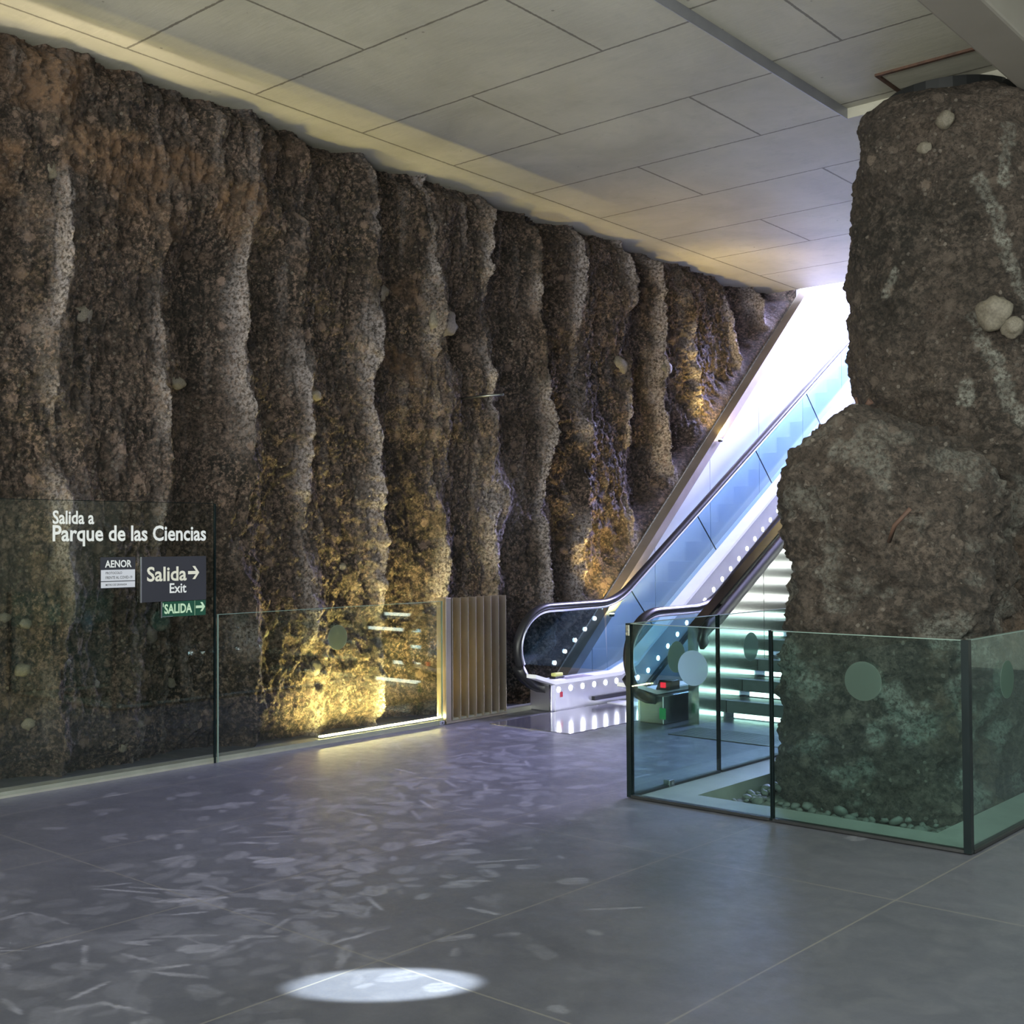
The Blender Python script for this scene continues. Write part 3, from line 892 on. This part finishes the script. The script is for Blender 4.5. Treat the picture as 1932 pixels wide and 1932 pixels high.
esc = thing('escalator', 'glass-sided escalator with black handrails rising to daylight along the rock wall', 'escalator', (-6.86, 9.0, 0))
oval = lambda a, b_, n=14: [(a * math.cos(2 * math.pi * i / n), b_ * math.sin(2 * math.pi * i / n)) for i in range(n)]
for side, x in (('left', LX), ('right', RX)):
    yk = KNEE if side == 'left' else KNEE - 0.23
    MB().sweep(hand_path(x, yk=yk), oval(0.045, 0.033)).build('handrail', M['rubber'], esc)['label'] = 'black rubber handrail on the %s side' % side
    g = hand_path(x, yk=yk, inset=0.042)
    MB().sweep(g, [(-0.022, -0.014), (0.022, -0.014), (0.026, 0.004), (-0.026, 0.004)]).build('handrail_track', M['alu'], esc)
    # panes of the balustrade, cut square to the slope
    gi = [(p_[1], p_[2]) for p_ in hand_path(x, inset=0.055)]
    th = math.atan(ESC_S)
    cuts = [9.98, 10.62, 11.92, 13.24, 14.56, 15.88, 17.2, 18.5, 19.8]
    low = [p_ for p_ in gi if p_[0] < 9.99 and p_[1] > 0.30]
    zt_ = 1.0 - 0.055
    first = low + [(9.85, zt_)] if False else low
    polyA = [q for q in low] + [(10.0, deck_z(10.0))]
    MB().prism(polyA, 0, x - 0.006, x + 0.006).build('balustrade_pane', M['glass_esc'], esc)
    for i in range(1, len(cuts)):
        a_, b_ = cuts[i - 1] + 0.006, cuts[i] - 0.006
        def top(y): return zt_ + ESC_S * max(0, y - KNEE)
        sh = 0.20
        pa = [(a_ + (sh if i > 1 else 0.02), deck_z(a_ + (sh if i > 1 else 0.02))), (b_ + sh, deck_z(b_ + sh)), (b_ - sh, top(b_ - sh)), (a_ - (sh if i > 1 else 0.0), top(a_ - (sh if i > 1 else 0.0)))]
        if i == 1: pa = [(10.006, deck_z(10)), (KNEE, deck_z(KNEE)), (b_ + sh, deck_z(b_ + sh)), (b_ - sh, top(b_ - sh)), (KNEE, top(KNEE)), (9.995, top(9.9))]
        MB().prism(pa, 0, x - 0.006, x + 0.006).build('balustrade_pane', M['glass_esc'], esc)
        q0, q1 = cuts[i] + 0.2, cuts[i] - 0.2
        MB().prism([(q0 - 0.004, deck_z(q0)), (q0 + 0.004, deck_z(q0)), (q1 + 0.004, top(q1)), (q1 - 0.004, top(q1))], 0, x - 0.0065, x + 0.0065).build('pane_joint', M['edge'], esc)
    s = 1 if side == 'left' else -1
    # deck, skirt and lamps
    xin = x + s * 0.17
    deck = [(8.66, 0.345), (8.95, 0.262), (10.02, 0.262), (10.3, 0.262 + 0.08)] + [(y, 0.262 + ESC_S * (y - KNEE)) for y in (10.5, 16.0, YTOP)]
    deck2 = [(yy, zz + 0.036) for yy, zz in deck]
    MB().prism(deck + deck2[::-1], 0, min(x - s * 0.06, xin), max(x - s * 0.06, xin)).build('deck', M['deck'], esc)
    # skirt under the deck
    sk = [(8.98, 0.0), (10.4, 0.0), (YTOP, ESC_S * (YTOP - 10.4)), (YTOP, 0.262 + ESC_S * (YTOP - KNEE)), (10.3, 0.34), (10.02, 0.262), (8.98, 0.262)]
    MB().prism(sk, 0, min(x + s * 0.14, x - s * 0.02), max(x + s * 0.14, x - s * 0.02)).build('skirt', M['skirt'], esc)
    for i in range(34):
        y = 9.03 + i * 0.187
        z = 0.205 + 0.615 * max(0.0, y - 10.43)
        disc('skirt_lamp', M['lamp_white'], x + s * 0.1405 - (0 if s > 0 else 0.003), y, z, 0.025, 0, esc, 0.003, 14)
    # brush strip
    br = [(9.55, 0.05), (10.42, 0.05), (YTOP, 0.05 + ESC_S * (YTOP - 10.42)), (YTOP, 0.09 + ESC_S * (YTOP - 10.40)), (10.40, 0.09), (9.55, 0.09)]
    MB().prism(br, 0, min(x + s * 0.14, x + s * 0.18), max(x + s * 0.14, x + s * 0.18)).build('brush_strip', M['rubber'], esc)
    # newel housing
    xo = x - s * 0.14
    MB().box(min(xo, x + s * 0.135), max(xo, x + s * 0.135), 8.93, 9.60, 0.0, 0.255).build('newel_base', M['steel_dark'] if side == 'right' else M['alu'], esc, bevel=0.01)
    MB().box(x + s * 0.12 - 0.01, x + s * 0.12 + 0.01, 8.92, 8.945, 0.0, 0.26).build('corner_trim', M['steel_bright'], esc)
    MB().sweep([(x, 8.60, 0.44), (x, 8.68, 0.34), (x, 8.80, 0.26), (x, 8.95, 0.20)], [(-0.055, -0.03), (0.055, -0.03), (0.05, 0.035), (-0.05, 0.035)]).build('handrail_inlet', M['rubber'], esc)
MB().box(-7.32, -6.40, 8.0, 9.75, 0.0, 0.006).build('landing_plate', simple('brushed_landing_steel', (0.30, 0.30, 0.33), (0.36, 0.36, 0.40), 4, 0.14, 0.85, stretch=(40, 1, 1)), esc)
MB().box(-7.32, -6.40, 9.75, 9.95, 0.004, 0.014).build('comb_plate', M['alu'], esc)
for i in range(24):
    y = 9.95 + i * 0.40
    z = 0.0 if i < 2 else (i - 1.5) * 0.40 * ESC_S
    MB().box(-7.32, -6.40, y, y + 0.41, z - 0.25, z + 0.004).build('step', M['step'], esc)
MB().box(-7.46, -7.33, 9.12, 9.55, 0.2985, 0.3005).build('info_plate', simple('iridescent_plate', (0.55, 0.60, 0.70), (0.80, 0.62, 0.72), 3, 0.2, 0.5), esc)
m_ = MB().box(-7.50, -7.42, 9.06, 9.20, 0.298, 0.318)
m_.build('emergency_stop_base', M['black'], esc, bevel=0.004)
MB().box(-7.49, -7.43, 9.07, 9.19, 0.318, 0.352).build('emergency_stop', M['yellow_green'], esc, bevel=0.008)['label'] = 'small yellow-green stop unit on the left deck'
MB().prism([(8.98, 0.30), (9.16, 0.30), (9.16, 0.38), (9.04, 0.38)], 0, -6.20, -6.06).build('display_box', M['black'], esc, bevel=0.004)
dsp = MB()
for (a, b2) in ((-0.028, -0.012), (0.012, 0.028), (-0.014, 0.014)):
    dsp.box(-6.13 + a, -6.13 + b2, 8.994, 9.0, 0.318, 0.366)
dsp.build('no_entry_display', M['led_red'], esc)['label'] = 'glowing red no-entry display'
MB().box(-6.12, -6.05, 8.918, 8.9205, 0.05, 0.15).build('sticker', M['green_ink'], esc)['label'] = 'green pictogram sticker'
MB().box(-7.358, -7.357, 9.05, 9.09, 0.13, 0.18).build('sticker', M['red'], esc)

# ------------------------------------------------------------------ steel wall, stairs
PW = -5.86
top = [(9.16, 0.0), (9.16, 0.86), (22, 0.86 + 0.575 * 12.84), (22, 0.0)]
struct(MB().prism(top, 0, PW - 0.11, PW), 'wall_stair', M['steel'])
seam = MB()
for y in (10.32, 11.52, 12.72):
    seam.box(PW - 0.002, PW + 0.0015, y, y + 0.006, 0.0, 0.85 + 0.575 * (y - 9.16))
struct(seam, 'trim_6', M['black'])
TR, RI = 0.285, 0.166
t = thing('staircase', 'wide stair of dark treads lit by white LED strips, left of the rock pillar', 'stairs', (-5.0, 9.62, 0))
s0 = 9.62
for i in range(18):
    y, z = s0 + i * TR, i * RI
    xr = -4.6 if i < 3 else -3.52
    MB().box(PW + 0.002, xr, y, y + TR + 0.16, z + 0.055, z + RI).build('tread', M['tread'], t, bevel=0.004)
    MB().box(PW + 0.002, xr, y + 0.02, y + TR + 0.02, z - 0.08, z + 0.0).build('landing_slab', M['steel'], t) if i > 0 else None
    MB().box(PW + 0.06, xr, y + 0.030, y + 0.045, z + 0.010, z + 0.050).build('led_strip', M['led_white'], t)
hp = [(PW + 0.06, 9.17, 0.70), (PW + 0.06, 9.13, 0.76), (PW + 0.06, 9.15, 0.82), (PW + 0.06, 9.25, 0.875)] + [(PW + 0.06, y, 1.045 + 0.585 * (y - 9.6)) for y in (9.4, 12.0, 16, 20)]
t = thing('stair_handrail', 'dark flat handrail running up the steel wall beside the stairs', 'handrail', (PW + 0.06, 9.2, 0))
MB().sweep(hp, [(-0.02, -0.055), (0.02, -0.055), (0.026, 0.0), (0.02, 0.055), (-0.02, 0.055)]).build('rail', M['black'], t)
for y in (9.6, 10.9, 12.2):
    MB().box(PW, PW + 0.045, y, y + 0.03, 1.045 + 0.585 * (y - 9.6) - 0.05, 1.045 + 0.585 * (y - 9.6)).build('bracket', M['black'], t)
t = thing('floor_grate', 'slotted metal floor grate in front of the lit stairs', 'grate', (-5, 8.75, 0))
MB().box(PW + 0.1, -4.6, 8.52, 9.0, 0.001, 0.004).build('tray', M['black'], t)
for i in range(12):
    MB().box(PW + 0.1, -4.6, 8.525 + i * 0.04, 8.55 + i * 0.04, 0.004, 0.008).build('bar', M['steel_dark'], t)

# ------------------------------------------------------------------ rock pillar
def loft(rings, n=64, ex=2.6):
    m = MB()
    for (z, cx, cy, rx, ry) in rings:
        for k in range(n):
            a = 2 * math.pi * k / n
            ca, sa = math.cos(a), math.sin(a)
            m.v.append((cx + rx * math.copysign(abs(ca) ** (2 / ex), ca), cy + ry * math.copysign(abs(sa) ** (2 / ex), sa), z))
    for i in range(len(rings) - 1):
        for k in range(n):
            k2 = (k + 1) % n
            m.f.append((i * n + k, i * n + k2, (i + 1) * n + k2, (i + 1) * n + k))
    m.f.append(tuple(range(n))[::-1]); m.f.append(tuple((len(rings) - 1) * n + k for k in range(n)))
    m.sm = [True] * len(m.f)
    return m

trunk = [(-0.25, -3.42, 9.3, 0.70, 0.9), (1.0, -3.42, 9.2, 0.72, 0.95), (1.9, -3.42, 9.2, 0.74, 0.9), (2.3, -3.43, 9.25, 0.78, 0.88), (2.75, -3.44, 9.3, 0.80, 0.86),
         (3.3, -3.45, 9.3, 0.83, 0.86), (4.2, -3.46, 9.3, 0.84, 0.84), (4.7, -3.50, 9.33, 0.77, 0.80), (4.90, -3.59, 9.38, 0.68, 0.72), (5.00, -3.62, 9.4, 0.61, 0.62)]
bould = [(-0.25, -3.42, 7.85, 0.70, 0.76), (0.5, -3.41, 7.85, 0.68, 0.75), (1.2, -3.41, 7.85, 0.68, 0.74), (1.7, -3.44, 7.85, 0.65, 0.71), (1.95, -3.47, 7.82, 0.61, 0.67),
         (2.10, -3.49, 7.80, 0.55, 0.62), (2.26, -3.48, 7.78, 0.40, 0.55), (2.38, -3.49, 7.80, 0.25, 0.45), (2.45, -3.50, 7.85, 0.13, 0.3)]
base = bpy.data.meshes.new('tmp')
A_, B_ = loft(trunk), loft(bould, ex=2.9)
off = len(A_.v)
base.from_pydata(A_.v + B_.v, [], A_.f + [tuple(i + off for i in q) for q in B_.f])
tmp = bpy.data.objects.new('tmp', base); COL.objects.link(tmp)
md = tmp.modifiers.new('r', 'REMESH'); md.mode = 'VOXEL'; md.voxel_size = 0.016
dg = bpy.context.evaluated_depsgraph_get(); dg.update()
me = bpy.data.meshes.new_from_object(tmp.evaluated_get(dg))
bpy.data.objects.remove(tmp)
n = len(me.vertices)
P = np.zeros(n * 3); me.vertices.foreach_get('co', P); P = P.reshape(-1, 3)
Nn = np.zeros(n * 3); me.vertex_normals.foreach_get('vector', Nn); Nn = Nn.reshape(-1, 3)
px, py, pz = P.T
disp = 0.085 * fbm(px * 1.5, py * 1.5, pz * 1.1, 3) + 0.04 * fbm(px * 4, py * 4, pz * 5, 4, 0.55)
disp += (0.02 + 0.012 * (1 - sstep(2.2, 2.6, pz))) * fbm(px * 2.2 + 0.3 * pz, py * 2.2, pz * 5.5, 4, 0.6, True)
lowm = 1 - sstep(2.2, 2.6, pz)
disp += (0.010 + 0.012 * lowm) * fbm(px * 14, py * 14, pz * 20, 3, 0.6)
w1, wc = worley(px * 6, py * 6, pz * 8)
disp += (0.03 + 0.04 * lowm) * np.clip(0.55 - w1, 0, 1) * (wc > 0.4)
w2, wd = worley(px * 18, py * 18, pz * 22)
disp += 0.02 * np.clip(0.55 - w2, 0, 1) * (0.2 + wd)
disp -= 0.05 * np.exp(-((pz - 1.25 + 0.15 * px) / 0.06) ** 2) * (px > -3.0)
edge = sstep(4.8, 5.04, pz)
disp *= 1 - 0.6 * edge
P2 = P + Nn * disp[:, None]
for (xmin, xmax, ymin) in ((-4.42, -2.56, 6.9),):
    P2[:, 0] = np.clip(P2[:, 0], xmin, xmax)
me.vertices.foreach_set('co', P2.ravel())
def dseg(pts, wid):
    d = np.full(n, 9.0)
    for (a, b2) in zip(pts[:-1], pts[1:]):
        ax, az = a; bx, bz = b2
        L2 = (bx - ax) ** 2 + (bz - az) ** 2
        tq = np.clip(((px - ax) * (bx - ax) + (pz - az) * (bz - az)) / L2, 0, 1)
        d = np.minimum(d, np.hypot(px - ax - tq * (bx - ax), pz - az - tq * (bz - az)))
    d = d + 0.025 * fbm(px * 12, pz * 12, py * 4, 2)
    return 1 - sstep(wid * 0.6, wid, d)
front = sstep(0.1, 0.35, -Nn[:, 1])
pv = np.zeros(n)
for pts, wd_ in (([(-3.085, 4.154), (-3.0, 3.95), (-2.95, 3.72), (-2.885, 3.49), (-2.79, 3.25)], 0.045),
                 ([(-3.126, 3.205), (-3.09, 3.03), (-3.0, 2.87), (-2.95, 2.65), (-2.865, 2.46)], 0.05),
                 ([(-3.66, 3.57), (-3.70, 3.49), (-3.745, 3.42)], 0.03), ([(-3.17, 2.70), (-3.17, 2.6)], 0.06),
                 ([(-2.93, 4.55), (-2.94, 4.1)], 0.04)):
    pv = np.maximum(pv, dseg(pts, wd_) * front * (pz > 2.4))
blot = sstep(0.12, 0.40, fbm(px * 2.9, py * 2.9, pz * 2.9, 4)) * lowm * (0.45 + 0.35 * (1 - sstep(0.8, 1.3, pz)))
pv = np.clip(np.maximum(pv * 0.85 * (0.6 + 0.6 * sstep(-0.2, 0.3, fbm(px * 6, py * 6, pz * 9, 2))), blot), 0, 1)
at = me.attributes.new('pale', 'FLOAT', 'POINT'); at.data.foreach_set('value', pv.astype(np.float32))
wv = 0.5 * sstep(0.2, 0.5, fbm(px * 1.5 + 9, py * 1.5, pz * 1.5, 2)) * sstep(-3.1, -2.8, px) * lowm
at = me.attributes.new('warm', 'FLOAT', 'POINT'); at.data.foreach_set('value', wv.astype(np.float32))
me.materials.clear(); me.materials.append(M['pillar'])
me.polygons.foreach_set('use_smooth', np.full(len(me.polygons), True))
pil = thing('rock_pillar', 'massive rough earth and stone pillar rising from a pit to the ceiling', 'rock', (-3.45, 8.6, -0.2))
me.name = 'rock_body'
o = bpy.data.objects.new('rock_body', me); COL.objects.link(o); o.parent = pil; o.matrix_parent_inverse = Matrix.Translation(-pil.location)
MB().prism([(-3.62 + 0.5 * math.cos(a), 9.4 + 0.5 * math.sin(a)) for a in np.linspace(0, 2 * math.pi, 33)[:-1]], 2, 4.9, cz(9.4) + 0.01).build('gap_shade', M['black'], pil)  # black ring painting the shade of the gap under the ceiling
for i, (x, y, z, s) in enumerate(((-2.97, 8.44, 3.2, 0.12), (-2.86, 8.46, 3.08, 0.07), (-3.3, 8.45, 4.62, 0.06), (-3.45, 8.45, 4.45, 0.05))):
    ms = stone_mesh('embedded_stone', 3, 40 + i, (1, 0.7, 1), 0.35); ms.materials.append(M['pale_stone'])
    o = bpy.data.objects.new('embedded_stone', ms); COL.objects.link(o); o.parent = pil
    o.matrix_parent_inverse = Matrix.Translation(-pil.location)
    o.location = (x, y, z); o.scale = (s, s, s)
# rusty edge of the opening in the ceiling
tz = lambda y: cz(y) + 0.078
b = MB()
b.box(-3.95, -3.925, 8.75, STRIP_Y, 0, 0.02); b.box(-3.95, -2.97, 8.73, 8.76, 0, 0.02)
for i in range(len(b.v)):
    x, y, z = b.v[i]; b.v[i] = (x, y + 0.12 * (-3.95 - x) / 0.98 * 0, tz(y) - z + 0.008)
struct(b, 'trim_7', M['rust'])
# reinforcing bars
def bar(path, r, label, mat='rust'):
    o = MB().tube(path, r, 8).build('reinforcing_bar', M[mat]); return tag(o, label, 'bar')
bar([(-3.87, 7.52, 2.10), (-3.855, 7.52, 2.22), (-3.83, 7.51, 2.33), (-3.805, 7.5, 2.415)], 0.017, 'bent rusty bar standing on the left shoulder of the rock pillar')
t = thing('reinforcing_bar', 'forked rusty bar with a knob, beside the pillar trunk', 'bar', (-3.6, 7.6, 2.4))
MB().tube([(-3.66, 7.7, 2.36), (-3.62, 7.7, 2.45), (-3.60, 7.7, 2.54)], 0.014, 8).build('stem', M['rust'], t)
MB().tube([(-3.61, 7.7, 2.50), (-3.64, 7.7, 2.56), (-3.65, 7.7, 2.60)], 0.010, 8).build('prong', M['rust'], t)
MB().tube([(-3.61, 7.7, 2.50), (-3.57, 7.7, 2.545), (-3.54, 7.7, 2.57)], [0.01, 0.014, 0.026], 8).build('knob', M['rust'], t)
bar([(-3.16, 7.10, 1.62), (-3.09, 7.03, 1.72), (-3.0, 7.05, 1.82)], 0.014, 'dark bar lying diagonally across the face of the boulder')
o = MB().tube([(-3.62, 7.2, 2.06), (-3.56, 7.17, 2.055), (-3.46, 7.17, 2.06)], 0.010, 8).build('pale_root', M['pale_stone']); tag(o, 'thin pale root lying flat near the top of the boulder', 'root')

# gravel and loose pebbles in the pit
g = MB(); nx, ny = 90, 70
gx = np.linspace(-4.24, -2.68, nx); gy = np.linspace(6.6, 8.4, ny)
for yy in gy:
    for xx in gx:
        g.v.append((xx, yy, -0.15))
gv = np.array(g.v); gv[:, 2] += 0.03 * fbm(gv[:, 0] * 6, gv[:, 1] * 6, 0.0, 4) + 0.05 * sstep(6.8, 7.1, gv[:, 1])
g.v = [tuple(q) for q in gv]
for j in range(ny - 1):
    for i in range(nx - 1):
        g.f.append((j * nx + i, j * nx + i + 1, (j + 1) * nx + i + 1, (j + 1) * nx + i)); g.sm.append(True)
tag(g.build('gravel', M['gravel']), 'dusty gravel bed filling the pit around the rock pillar', 'gravel', kind='stuff')
pm = [stone_mesh('pebble', 2, 60 + i, (1, 0.8, 0.6), 0.35) for i in range(6)]
for q in pm: q.materials.append(M['pebble'])
rnd = random.Random(4)
for (x, y, s, lab) in ((-3.08, 6.70, 0.105, 'largest flat grey stone at the front of the pit'), (-3.28, 6.78, 0.06, 'rounded pale pebble just left of the largest flat stone'),
                       (-3.45, 6.86, 0.07, 'long flat stone lying against the foot of the pillar')):
    o = bpy.data.objects.new('pebble', pm[0 if s > .08 else 2]); COL.objects.link(o)
    o.location = (x, y, -0.10); o.scale = (s, s, s); tag(o, lab, 'pebble')
placed = [(-3.08, 6.70, 0.09), (-3.28, 6.78, .05), (-3.45, 6.86, .06)]
i = -1
while len(placed) < 165 and i < 6000:
    i += 1
    if i % 5: x, y = rnd.uniform(-4.2, -2.72), rnd.uniform(6.62, 7.12)
    else: x, y = rnd.uniform(-4.22, -4.12), rnd.uniform(6.65, 8.2)
    s = rnd.choice((0.022, 0.03, 0.035, 0.045, 0.055))
    if any(math.hypot(x - q[0], y - q[1]) < (s + q[2]) * 0.85 for q in placed): continue
    placed.append((x, y, s))
    o = bpy.data.objects.new('pebble', pm[rnd.randrange(6)]); COL.objects.link(o)
    o.location = (x, y, -0.14 + s * 0.45 + 0.05 * float(sstep(6.8, 7.1, y)))
    o.scale = (s, s, s); o.rotation_euler = (rnd.uniform(-.4, .4), rnd.uniform(-.4, .4), rnd.uniform(0, 6.28))
    tag(o, 'small grey pebble lying loose in the pit around the rock pillar', 'pebble', 'loose pebbles in the pillar pit')

# ------------------------------------------------------------------ glass enclosure of the pillar
GH = 1.105
def pane(name_label, x0, x1, y0, y1, dots, strips, axis):
    t = thing('glass_barrier', name_label, 'glass barrier', ((x0 + x1) / 2, (y0 + y1) / 2, 0))
    MB().box(x0, x1, y0, y1, 0.008, GH).build('pane', M['glass_right'], t)
    if axis == 1: MB().box(x0, x1, y0 - 0.001, y1 + 0.001, GH, GH + 0.004).build('top_edge', M['edge_light'], t)
    else: MB().box(x0 - 0.001, x1 + 0.001, y0, y1, GH, GH + 0.004).build('top_edge', M['edge_light'], t)
    MB().box(x0 - (0.012 if axis == 0 else 0), x1 + (0.012 if axis == 0 else 0), y0 - (0.012 if axis == 1 else 0), y1 + (0.012 if axis == 1 else 0), 0.0065, 0.022).build('base_channel', M['black'], t)
    for a in dots:
        if axis == 1: disc('safety_dot', M['dot'], a, y0 - 0.0015, 0.855, 0.108, 1, t)
        else: disc('safety_dot', M['dot'], x1 + 0.0005, a, 0.855, 0.105, 0, t)
    for q in strips: MB().box(*q, 0.006, GH + 0.004).build('edge_strip', M['edge'], t)
    return t
pane('front left glass pane of the pillar enclosure, pale dot, left end at the free corner', -4.52, -3.535, 6.275, 6.295, [-4.055], [(-4.555, -4.52, 6.268, 6.302), (-3.535, -3.527, 6.275, 6.295)], 1)
pane('front right glass pane with a dark dot before the boulder', -3.515, -2.405, 6.275, 6.295, [-2.953], [(-3.523, -3.515, 6.275, 6.295), (-2.405, -2.365, 6.262, 6.302)], 1)
pane('side glass pane between the free corner and the first joint, one dot', -4.548, -4.528, 6.305, 7.33, [6.805], [(-4.548, -4.528, 7.33, 7.338)], 0)
pane('side glass pane behind the joint, its dot before the lit stairs', -4.548, -4.528, 7.356, 9.4, [7.78], [(-4.548, -4.528, 7.348, 7.356)], 0)
pane('glass pane turning the right corner, narrow pale dot seen edge-on', -2.392, -2.372, 6.305, 7.36, [6.842], [], 0)
pane('farther right-hand glass pane beyond the corner pane', -2.392, -2.372, 7.38, 10.2, [], [], 0)
MB_ = thing('glass_clamp', 'small grey clamp at the top of the free glass corner', 'clamp', (-4.54, 6.29, 1.0))
MB().box(-4.55, -4.522, 6.262, 6.268, 1.03, 1.10).build('plate', M['steel'], MB_, bevel=0.002)
MB().box(-4.543, -4.53, 6.259, 6.262, 1.05, 1.06).build('screw', M['steel_dark'], MB_)
t = thing('glass_clamp', 'small bronze floor clamp on the side glass near the free corner', 'clamp', (-4.54, 6.72, 0))
MB().box(-4.563, -4.513, 6.69, 6.75, 0.005, 0.05).build('shoe', M['steel_dark'], t, bevel=0.004)
MB().box(-4.512, -4.509, 6.71, 6.73, 0.02, 0.04).build('screw', M['steel'], t)

# ------------------------------------------------------------------ lamps that belong to the place
ground_flood((-7.66, 10.30, 0.86), (-7.95, 11.05, 2.2), 75, 'small warm flood lamp low on the diagonal steel trim, lighting the rock')
ground_flood((-7.66, 12.50, 2.84), (-7.95, 13.05, 4.0), 40, 'small warm flood lamp halfway up the diagonal steel trim')
# ceiling spotlight whose slanting pool falls on the floor in front
SP = Vector((3.1, 9.5, 4.85))
t = thing('spotlight', 'small ceiling spotlight throwing a slanting bright pool on the floor', 'lamp', SP)
aim = Vector((-3.335, 3.07, 0)) - SP
MB().tube([SP + aim.normalized() * 0.02, SP - aim.normalized() * 0.16], 0.06, 20).build('can', M['black'], t)
MB().tube([SP - aim.normalized() * 0.08, (SP.x, SP.y, cz(SP.y))], 0.015, 8).build('stem', M['black'], t)
l = bpy.data.lights.new('spotlight_bulb', 'SPOT'); l.energy = 24000; l.color = (0.86, 0.97, 1.0)
l.spot_size = math.radians(2.1); l.spot_blend = 0.5; l.shadow_soft_size = 0.01
lo = bpy.data.objects.new('bulb', l); COL.objects.link(lo); lo.parent = t
lo.location = aim.normalized() * 0.05
lo.rotation_euler = aim.to_track_quat('-Z', 'Y').to_euler()

# ------------------------------------------------------------------ small pieces belong to the part they sit on
OWNER = {'lettering': ('board', 'pane'), 'field': ('board',), 'arrow': ('board',), 'tick_mark': ('board',), 'divider': ('board',), 'safety_dot': ('pane',),
         'screw': ('shoe', 'plate'), 'diffuser': ('housing',), 'lens': ('housing',), 'emergency_stop': ('emergency_stop_base',), 'no_entry_display': ('display_box',),
         'info_plate': ('deck',), 'skirt_lamp': ('skirt',), 'corner_trim': ('newel_base',), 'sticker': ('newel_base',), 'led_strip': ('tread',)}
bpy.context.view_layer.update()
stem = lambda o: o.name.split('.')[0]
mid = lambda o: sum((o.matrix_world @ Vector(c) for c in o.bound_box), Vector()) / 8
for root in [o for o in bpy.data.objects if o.parent is None and o.children]:
    kids = list(root.children)
    for o in kids:
        own = [q for q in kids if stem(q) in OWNER.get(stem(o), ())]
        if own:
            m = mid(o)
            own.sort(key=lambda q: abs(mid(q).x - m.x) + (abs(mid(q).z - m.z) if stem(o) == 'led_strip' else 0))
            w = o.matrix_world.copy()
            o.parent = own[0]; o.matrix_parent_inverse = own[0].matrix_world.inverted() @ w @ o.matrix_basis.inverted()
